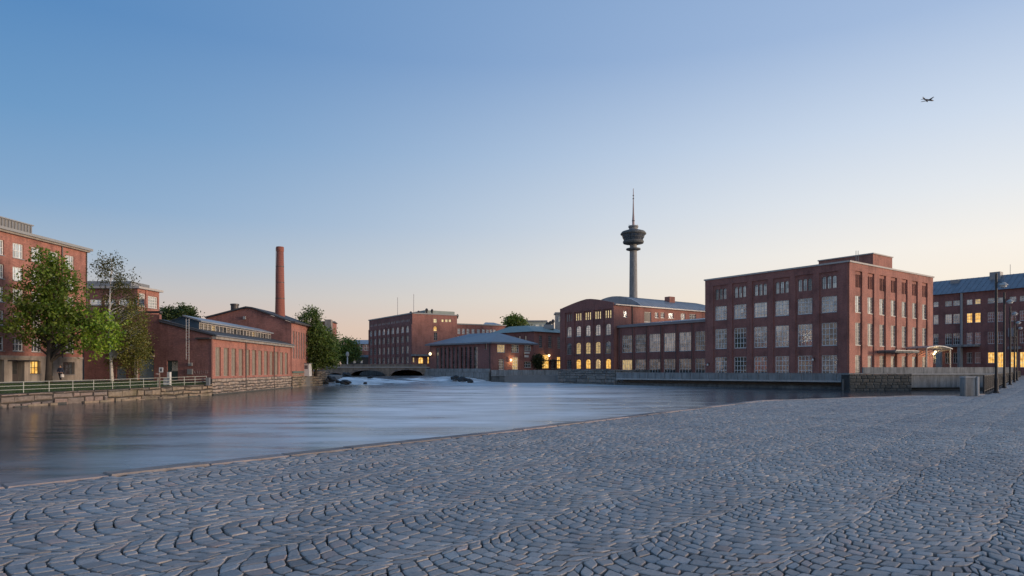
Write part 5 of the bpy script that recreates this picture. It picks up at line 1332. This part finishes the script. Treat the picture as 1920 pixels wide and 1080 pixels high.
# --- railing with end post along the street
f5 = Fac(Vector(RAIL[0]), Vector(RAIL[1]))
f5 = Fac(f5.A+f5.n*.15+f5.u*1.2, f5.B+f5.n*.15)
rl = empty('black_railing', f5.pt(0, 0), 'long black bar railing along the street on the right', 'railing')
npst = int(f5.len/2.4)
for k in range(npst+1): MB().fbox(f5, k*2.4-.04, k*2.4+.04, 0, 1.12, -.04, .04).build('post', BLACK, rl)
for z in (.12, 1.06): MB().fbox(f5, 0, npst*2.4, z, z+.06, -.025, .025).build('rail', BLACK, rl)
bm_ = MB(); s = .06
while s < npst*2.4:
    bm_.fbox(f5, s, s+.03, .18, 1.06, -.03, .03); s += .075
tag(bm_.build('bars', BLACK, rl), kind='stuff')
q = Vector(((1820-960)/F*36.3, 36.3))
cpz = empty('concrete_post', (q.x, q.y, 0), 'waist high concrete block at the near end of the black railing', 'bollard')
def rounded(x0, x1, y0, y1, r, k=5):
    pts = []
    for cx, cy, a0 in ((x1-r, y0+r, -90), (x1-r, y1-r, 0), (x0+r, y1-r, 90), (x0+r, y0+r, 180)):
        for i in range(k+1): a = R(a0+90*i/k); pts.append((cx+r*math.cos(a), cy+r*math.sin(a)))
    return pts
MB().prism(rounded(q.x-.34, q.x+.30, q.y, q.y+.42, .08), -.02, 1.02).build('body', CONC, cpz)
MB().prism(rounded(q.x-.36, q.x+.32, q.y-.02, q.y+.44, .09), 1.02, 1.09).build('cap', CONC_L, cpz)
MB().prism(rounded(q.x+.33, q.x+.46, q.y-.05, q.y+.5, .03), -.02, 1.08).build('side_plate', CONC_L, cpz)
MB().prism(rounded(q.x-.46, q.x+.56, q.y-.10, q.y+.6, .06), -.03, .015).build('base', CONC_D, cpz)

# --- street lamps along the railing
f6 = f5.shift(.55)
for i, (px, lab) in enumerate(((1868, 'nearest black lamp post beside the railing, arm with pale hood'), (1883, 'second black lamp post from the concrete block along the railing'), (1894, 'third lamp post along the railing before the balcony'), (1902, 'fourth slim lamp post along the railing, far down the street'), (1907, 'farthest slim lamp post along the railing'))):
    s = f6.s(px); p = f6.pt(s, 0); t = empty('street_lamp', p, lab, 'lamp post', 'street lamps along the railing'); hh = 7.5
    MB().lathe(p[0], p[1], [(.11, 0), (.11, .9), (.085, 1.0), (.065, hh)], 10).build('pole', BLACK, t)
    MB().lathe(p[0], p[1], [(.17, 0), (.17, .06), (.12, .1)], 10).build('base', BLACK, t)
    ad = Vector((.92, -.4)); z = hh-.62
    MB().tube([(p[0], p[1], z-.1), (p[0]+ad.x*.12, p[1]+ad.y*.12, z+.1), (p[0]+ad.x*.36, p[1]+ad.y*.36, z+.02)], .025, 6).build('arm', BLACK, t)
    hx, hy = p[0]+ad.x*.36, p[1]+ad.y*.36
    hd = MB().lathe(hx, hy, [(.03, z+.06), (.10, z+.03), (.25, z-.1), (.27, z-.16), (.24, z-.16)], 14).build('hood', CONC_L, t)
    MB().lathe(hx, hy, [(.05, z-.30), (.17, z-.25), (.19, z-.165)], 12).build('lens', WHITE, hd)

# --- signs and boxes on the lawn
def on_lawn(px, d): 
    q = PX(px, d); return q
q = PX(298.5, 69.2); gz = -.32
t = empty('sign_post', (q.x, q.y, gz), 'slim wooden post with small square sign and arrow board by the fence', 'sign')
MB().box(q.x-.05, q.x+.05, q.y, q.y+.1, gz-.3, Zp(696, 69.2)).build('post', plain('weathered_wood', (.25, .19, .15), .8, .2, 3), t)
bd = MB().box(q.x+.0, q.x+.42, q.y-.04, q.y, Zp(698, 69), Zp(689, 69)).build('sign_board', WHITE, t)
MB().box(q.x+.12, q.x+.30, q.y-.05, q.y-.042, Zp(696.3, 69), Zp(690.8, 69)).build('symbol', FRAME_B, bd)
MB().add([(q.x-.42, q.y-.06, Zp(701.2, 69)), (q.x+.05, q.y-.06, Zp(703.2, 69)), (q.x+.05, q.y-.06, Zp(700.2, 69)), (q.x-.2, q.y-.06, Zp(699.8, 69)), (q.x-.42, q.y-.02, Zp(701.2, 69)), (q.x+.05, q.y-.02, Zp(703.2, 69)), (q.x+.05, q.y-.02, Zp(700.2, 69)), (q.x-.2, q.y-.02, Zp(699.8, 69))],
         [(0, 1, 2, 3), (7, 6, 5, 4), (0, 4, 5, 1), (1, 5, 6, 2), (2, 6, 7, 3), (3, 7, 4, 0)]).build('arrow_board', plain('board_pink', (.42, .32, .28), .7, .1, 2), t)
for nm, lab, x0, x1, y0, y1, m, cat in (('white_cabinet', 'narrow white utility cabinet in front of the green door', 313.2, 318.2, 698, 718.5, WHITE, 'cabinet'), ('white_box', 'squat white utility box beside the narrow cabinet', 306.5, 312.4, 709, 718.8, WHITE, 'box'), ('grey_box', 'small grey utility box at the mill corner by the fence end', 386, 392, 709, 719.5, GREY_M, 'box')):
    d = 71.5 if x0 < 350 else 76.3; a, b = PX(x0, d), PX(x1, d); t = empty(nm, (a.x, d, Zp(y1, d)), lab, cat)
    MB().box(a.x, b.x, d, d+.35, Zp(y1, d)-.2, Zp(y0, d)).build('body', m, t)
    MB().box(a.x-.02, b.x+.02, d-.03, d+.38, Zp(y0, d), Zp(y0, d)+.05).build('lid', GREY_M, t)
    MB().box(a.x+.04, b.x-.04, d-.015, d-.003, Zp(y1, d)+.1, Zp(y0, d)-.06).build('door', CONC_L if m is WHITE else CONC, t)

# ================================================================ TREES
def leaf_mat(name, c):
    m, nt, bs = newmat(name); at = nt.nodes.new('ShaderNodeAttribute'); at.attribute_name = 'tint'; out = nt.nodes['Material Output']
    cc = mixc(nt, 1, c, at.outputs['Color'], 'MULTIPLY'); nt.links.new(cc, bs.inputs['Base Color']); bs.inputs['Roughness'].default_value = .55
    tr = nt.nodes.new('ShaderNodeBsdfTranslucent'); nt.links.new(mixc(nt, 1, cc, (1.3, 1.35, .7), 'MULTIPLY'), tr.inputs[0])
    ms = nt.nodes.new('ShaderNodeMixShader'); ms.inputs[0].default_value = .35; nt.links.new(bs.outputs[0], ms.inputs[1]); nt.links.new(tr.outputs[0], ms.inputs[2]); nt.links.new(ms.outputs[0], out.inputs[0]); return m
BARK = plain('bark_dark', (.045, .037, .03), .95, .35, 3, 0, .6)
def birch_bark():
    m, nt, bs = newmat('bark_birch'); p = position(nt); mp = nt.nodes.new('ShaderNodeMapping'); mp.inputs['Scale'].default_value = (1, 1, 4); nt.links.new(p, mp.inputs[0])
    c = col_ramp(nt, tex_noise(nt, 2.2, 4, mp.outputs[0]), [(.33, (.05, .045, .04)), (.42, (.6, .58, .55)), (.8, (.75, .73, .7))]); nt.links.new(c, bs.inputs['Base Color']); return m
BIRCH = birch_bark()
def tree(name, label, base, top, lobes, leaf, lmat, bark, r0, n_cl, per, seed, droop=0.0, spread=.42, cat='tree', lean=(0, 0), group=None):
    """lobes: (x,y,z,rx,ry,rz,weight,brightness) relative to the base; leaves hang in clumps at the twig ends"""
    rg = np.random.default_rng(seed); rnd = random.Random(seed); B = Vector(base)
    root = empty(name, base, label, cat, group)
    tb = MB(); hgt = top
    path = [B+Vector((lean[0]*t+.12*math.sin(t*5+seed), lean[1]*t+.12*math.cos(t*4+seed), hgt*.93*t-.2*(t == 0))) for t in [i/10 for i in range(11)]]
    tb.tube(path, [r0*(1.25 if i == 0 else 1)*(1-.93*i/10)+.015 for i in range(11)], 8)
    wts = np.array([l[6] for l in lobes], float); wts /= wts.sum()
    cl = []
    for k in range(n_cl):
        l = lobes[rg.choice(len(lobes), p=wts)]
        d = rg.normal(0, 1, 3); d /= np.linalg.norm(d); rr = rg.uniform(.25, 1)**.55*(1+.10*math.sin(5*d[0]+seed)+.1*math.sin(7*d[2]+2*seed))
        c = np.array(l[:3])+d*rr*np.array(l[3:6]); cl.append((c, l[7], rr))
    for k, (c, br, rr) in enumerate(cl):
        if k % (3 if n_cl < 400 else 5): continue
        tip = B+Vector(c); hz = math.hypot(c[0], c[1]); zs = max(hgt*.16, min(hgt*.9, c[2]-hz*(.55+.3*rnd.random())))
        t = min(1, zs/(hgt*.93)); st = path[min(10, int(t*10))].lerp(path[min(10, int(t*10)+1)], t*10-int(t*10))
        md = st.lerp(tip, .5)+Vector((rnd.uniform(-.3, .3), rnd.uniform(-.3, .3), .12*hz+rnd.uniform(-.2, .2)))
        r1 = r0*.34*(1-t)+.022
        tb.tube([st, st.lerp(md, .5)+Vector((0, 0, .05*hz)), md, md.lerp(tip, .55)+Vector((0, 0, .04*hz)), tip], [r1, r1*.8, r1*.55, r1*.35, .008], 5, False)
    tb.build('trunk', bark, root, True)
    C = np.array([c for c, _, _ in cl]); n = n_cl*per
    ci = np.repeat(np.arange(n_cl), per)
    off = rg.normal(0, 1, (n, 3))*np.array([spread, spread, spread*.62])
    if droop: off[:, 2] -= np.abs(rg.normal(0, droop, n)); off[:, :2] *= .55
    P0 = C[ci]+off+np.array(B)
    a = rg.normal(0, 1, (n, 3)); a /= np.linalg.norm(a, axis=1, keepdims=True); b = rg.normal(0, 1, (n, 3)); b -= a*(a*b).sum(1, keepdims=True); b /= np.linalg.norm(b, axis=1, keepdims=True)
    sz = leaf*rg.uniform(.6, 1.35, (n, 1))
    V = np.stack([P0-a*sz, P0-b*sz*.55, P0+a*sz, P0+b*sz*.55], 1)
    me = bpy.data.meshes.new('crown')
    me.vertices.add(n*4); me.vertices.foreach_set('co', (V-np.array(B)).astype(np.float32).ravel()); me.loops.add(n*4); me.loops.foreach_set('vertex_index', np.arange(n*4, dtype=np.int32)); me.polygons.add(n); me.polygons.foreach_set('loop_start', np.arange(n, dtype=np.int32)*4); me.update(calc_edges=True)
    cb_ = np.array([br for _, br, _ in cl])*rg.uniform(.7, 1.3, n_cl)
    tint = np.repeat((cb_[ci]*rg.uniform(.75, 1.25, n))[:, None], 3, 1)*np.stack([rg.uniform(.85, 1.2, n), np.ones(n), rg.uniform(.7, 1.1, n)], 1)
    set_tint(me, np.repeat(tint, 4, 0)); me.materials.append(lmat)
    ob = bpy.data.objects.new('crown', me); COL.objects.link(ob); place(ob, B, root)
    return root
LEAF_M = leaf_mat('leaf_maple', (.12, .185, .02)); LEAF_B = leaf_mat('leaf_birch', (.12, .125, .03)); LEAF_W = leaf_mat('leaf_willow', (.11, .165, .035)); LEAF_D = leaf_mat('leaf_far', (.08, .12, .04))
# maple on the lawn
q = PX(94, 65.5); k = 65.5/F
def lobe(px, py, rx, rz, w_, br, px0, d, bz, dy=0, ry=None): return ((px-px0)*d/F, dy, Zp(py, d)-bz, rx*d/F, (ry or rx)*d/F, rz*d/F, w_, br)
bz = -.05; L_ = lambda px, py, rx, rz, w_, br, dy=0: lobe(px, py, rx, rz, w_, br, 94, 65.5, bz, dy)
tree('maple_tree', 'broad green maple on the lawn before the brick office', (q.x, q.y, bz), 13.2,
     [L_(92, 520, 36, 48, 1.5, .95), L_(62, 560, 42, 38, 1.2, .75), L_(125, 560, 45, 50, 1.5, .9), L_(90, 600, 62, 52, 2.0, .75), L_(55, 615, 45, 40, 1.2, .7), L_(135, 620, 40, 45, 1.3, .9), L_(172, 625, 34, 52, 1.6, 1.7, 1.2), L_(90, 492, 22, 24, .5, 1.0)],  # lower right lobe lighter: its sunlit side is put into the leaf colour
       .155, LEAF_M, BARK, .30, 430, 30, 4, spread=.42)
q = PX(208, 72.5); bz = .1; L_ = lambda px, py, rx, rz, w_, br, dy=0: lobe(px, py, rx, rz, w_, br, 208, 72.5, bz, dy)
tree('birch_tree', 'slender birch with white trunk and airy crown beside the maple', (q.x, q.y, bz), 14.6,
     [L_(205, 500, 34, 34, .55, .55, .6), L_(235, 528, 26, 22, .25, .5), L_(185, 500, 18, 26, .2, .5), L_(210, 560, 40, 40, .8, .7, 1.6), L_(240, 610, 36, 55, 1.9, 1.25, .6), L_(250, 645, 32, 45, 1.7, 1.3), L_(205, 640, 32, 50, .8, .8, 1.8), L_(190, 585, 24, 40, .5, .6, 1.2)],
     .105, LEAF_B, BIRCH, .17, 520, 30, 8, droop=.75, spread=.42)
# willow at the garden wall
q = PX(592, 121); bz = .4; L_ = lambda px, py, rx, rz, w_, br, dy=0: lobe(px, py, rx, rz, w_, br, 592, 121, bz, dy)
tree('riverside_willow', 'tall bushy green tree overhanging the rapids behind the garden wall', (q.x, q.y, bz), 13.0,
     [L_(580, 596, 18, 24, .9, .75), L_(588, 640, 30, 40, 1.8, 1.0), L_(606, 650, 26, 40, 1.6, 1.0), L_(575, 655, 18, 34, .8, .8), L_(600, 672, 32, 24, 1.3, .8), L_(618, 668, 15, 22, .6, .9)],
     .20, LEAF_W, BARK, .28, 430, 34, 12, spread=.55)
for px, d, tp, seed, lb, nm, lab, br in ((650, 168, 8.6, 15, [(650, 652, 20, 22, 1, .9), (640, 665, 16, 18, .8, .8), (660, 664, 14, 18, .8, .85)], 'bank_tree', 'round green tree at the left end of the bridge', 1),
                                         (622, 170, 7.5, 16, [(622, 650, 12, 18, 1, .9), (618, 668, 14, 18, .8, .8)], 'bank_tree', 'smaller green tree between the willow and the bridge end tree', 1)):
    q = PX(px, d); bz = 0.25
    tree(nm, lab, (q.x, q.y, bz), tp, [lobe(*l[:4], l[4], l[5], px, d, bz) for l in lb], .26, LEAF_W, BARK, .2, 180, 30, seed, spread=.7, group='trees at the bridge')
q = PX(332, 112); bz = .2
tree('yard_tree', 'green tree top behind the low mill roof', (q.x, q.y, bz), 10.6, [lobe(335, 588, 24, 16, 1, .9, 332, 112, bz), lobe(322, 596, 20, 14, .8, .8, 332, 112, bz), lobe(352, 590, 14, 14, .6, .9, 332, 112, bz)], .19, LEAF_D, BARK, .2, 170, 28, 31, spread=.5)
q = PX(304, 116); tree('yard_tree', 'dark spruce-like tree tip just right of the brick workshop', (q.x, q.y, .2), 9.6, [lobe(305, 592, 8, 14, 1, .6, 304, 116, .2)], .17, LEAF_D, BARK, .15, 60, 26, 33, spread=.4)
q = PX(963, 212); tree('hill_tree', 'green tree rising behind the link block roof', (q.x, q.y, .2), 17.0, [lobe(964, 604, 15, 11, 1, 1, 963, 212, .2), lobe(956, 617, 16, 12, .8, .8, 963, 212, .2), lobe(974, 614, 12, 12, .6, .9, 963, 212, .2)], .34, LEAF_W, BARK, .3, 160, 28, 35, spread=.9)
q = PX(1009, 160); tree('entrance_bush', 'dark round shrub beside the lit entrance left of the gabled mill', (q.x, q.y, .02), 4.6, [lobe(1009, 678, 8, 13, 1, .35, 1009, 160, .02)], .2, LEAF_D, BARK, .12, 80, 30, 41, spread=.4, cat='shrub')

# ================================================================ PERSON
def person(px, d, gz, label):
    q = PX(px, d); root = empty('person', (q.x, q.y, gz), label, 'person')
    def skin(name, nodes, edges, mat, rootv=0, sub=2):
        me = bpy.data.meshes.new(name); me.from_pydata([n[0] for n in nodes], edges, []); ob = bpy.data.objects.new(name, me); COL.objects.link(ob)
        sk = ob.modifiers.new('skin', 'SKIN'); lay = me.skin_vertices[0].data if me.skin_vertices else None
        if lay is None:
            bm = bmesh.new(); bm.from_mesh(me); bm.verts.layers.skin.verify(); bm.to_mesh(me); bm.free(); lay = me.skin_vertices[0].data
        for i, n in enumerate(nodes): lay[i].radius = (n[1], n[1]*(n[2] if len(n) > 2 else 1)); lay[i].use_root = (i == rootv)
        ss = ob.modifiers.new('sub', 'SUBSURF'); ss.levels = sub; ss.render_levels = sub; me.materials.append(mat); place(ob, Vector((q.x, q.y, gz)), root); return ob
    skinm = plain('skin', (.42, .26, .19), .6, .05, 5); coat = plain('coat_navy', (.03, .045, .085), .85, .2, 6); trou = plain('trousers_dark', (.03, .03, .035), .9, .2, 6); hair = plain('hair_dark', (.03, .022, .018), .7, .2, 8)
    nodes = [((0, 0, .95), .15, .7), ((0, 0, 1.15), .15, .7), ((0, 0, 1.38), .17, .65), ((0, 0, 1.50), .06), ((0, -.01, 1.60), .085, 1.1), ((0, 0, 1.69), .088, 1.15), ((0, 0, 1.76), .05),
             ((.09, 0, .90), .10), ((.11, -.10, .50), .065), ((.11, -.02, .09), .045), ((.12, -.14, .04), .04),
             ((-.09, 0, .90), .10), ((-.10, .10, .50), .065), ((-.11, .22, .12), .045), ((-.11, .12, .05), .04),
             ((.20, 0, 1.42), .065), ((.27, .05, 1.15), .05), ((.27, -.06, .92), .038), ((.27, -.09, .83), .035),
             ((-.20, 0, 1.42), .065), ((-.27, -.03, 1.15), .05), ((-.27, -.10, .92), .038), ((-.27, -.12, .83), .035)]
    edges = [(0, 1), (1, 2), (2, 3), (3, 4), (4, 5), (5, 6), (0, 7), (7, 8), (8, 9), (9, 10), (0, 11), (11, 12), (12, 13), (13, 14), (2, 15), (15, 16), (16, 17), (17, 18), (2, 19), (19, 20), (20, 21), (21, 22)]
    skin('body', nodes, edges, skinm)
    skin('jacket', [((0, 0, .90), .185, .72), ((0, 0, 1.15), .185, .72), ((0, 0, 1.40), .20, .66), ((.21, 0, 1.42), .085), ((.275, .05, 1.15), .07), ((.275, -.05, .96), .055), ((-.21, 0, 1.42), .085), ((-.275, -.03, 1.15), .07), ((-.275, -.09, .96), .055), ((0, 0, 1.48), .085)],
         [(0, 1), (1, 2), (2, 3), (3, 4), (4, 5), (2, 6), (6, 7), (7, 8), (2, 9)], coat)
    skin('trousers', [((0, 0, .92), .165, .75), ((.09, 0, .86), .118), ((.11, -.10, .50), .085), ((.11, -.02, .14), .07), ((-.09, 0, .86), .118), ((-.10, .10, .50), .085), ((-.11, .21, .16), .07)], [(0, 1), (1, 2), (2, 3), (0, 4), (4, 5), (5, 6)], trou)
    skin('hair', [((0, .02, 1.66), .085, 1.15), ((0, .015, 1.73), .092, 1.15), ((0, .01, 1.79), .05)], [(0, 1), (1, 2)], hair)
    MB().lathe(q.x+.28, q.y-.1, [(.05, gz+.80), (.16, gz+.78), (.19, gz+.50), (.15, gz+.44)], 10).build('bag', WHITE, root)
    return root
person(113, 72.0, .15, 'person in a dark jacket carrying a white bag before the office')
# ================================================================ AIRLINER
AD = 1500.0; ac = Vector(((1741-960)/F*AD, AD, Zp(187.5, AD)))
pl = empty('airliner', ac, 'dark silhouette of a small airliner high in the sky', 'airplane')
PLM = plain('aircraft_skin', (.06, .07, .09), .5, .05, .1)
hd = Vector((.975, .25, .0)).normalized(); rt = Vector((hd.y, -hd.x, -.06)).normalized(); up_ = rt.cross(hd).normalized()
def ap(f_, r_, u_): return ac+hd*f_+rt*r_+up_*u_
MB().tube([ap(f_, 0, u_) for f_, u_ in ((-16, .8), (-12, .5), (-6, 0), (8, 0), (12, -.1), (14.5, -.4))], [.35, 1.1, 1.75, 1.75, 1.3, .3], 12).build('fuselage', PLM, pl, True)
def slab(name, pts, th):
    MB().add([ap(a, b, c-th/2) for a, b, c in pts]+[ap(a, b, c+th/2) for a, b, c in pts], [(3, 2, 1, 0), (4, 5, 6, 7), (0, 1, 5, 4), (1, 2, 6, 5), (2, 3, 7, 6), (3, 0, 4, 7)]).build(name, PLM, pl)
for s in (1, -1):
    slab('wing', [(3.5, s*1.2, -.6), (-2.5, s*17, 1.0), (-4.6, s*17, 1.0), (-3, s*1.2, -.6)], .45)
    slab('tailplane', [(-11.5, s*.6, .9), (-15, s*5.5, 1.2), (-16.4, s*5.5, 1.2), (-15.5, s*.6, .9)], .25)
    MB().tube([ap(3.6, s*5.2, -1.6), ap(2.5, s*5.2, -1.7), ap(-.6, s*5.2, -1.6)], [.8, .95, .5], 10).build('engine', PLM, pl, True)
MB().add([ap(-10.5, -.15, 1.2), ap(-15.8, -.15, 1.0), ap(-16.8, -.1, 5.6), ap(-15, -.1, 5.6), ap(-10.5, .15, 1.2), ap(-15.8, .15, 1.0), ap(-16.8, .1, 5.6), ap(-15, .1, 5.6)],
         [(0, 1, 2, 3), (7, 6, 5, 4), (0, 4, 5, 1), (1, 5, 6, 2), (2, 6, 7, 3), (3, 7, 4, 0)]).build('fin', PLM, pl)
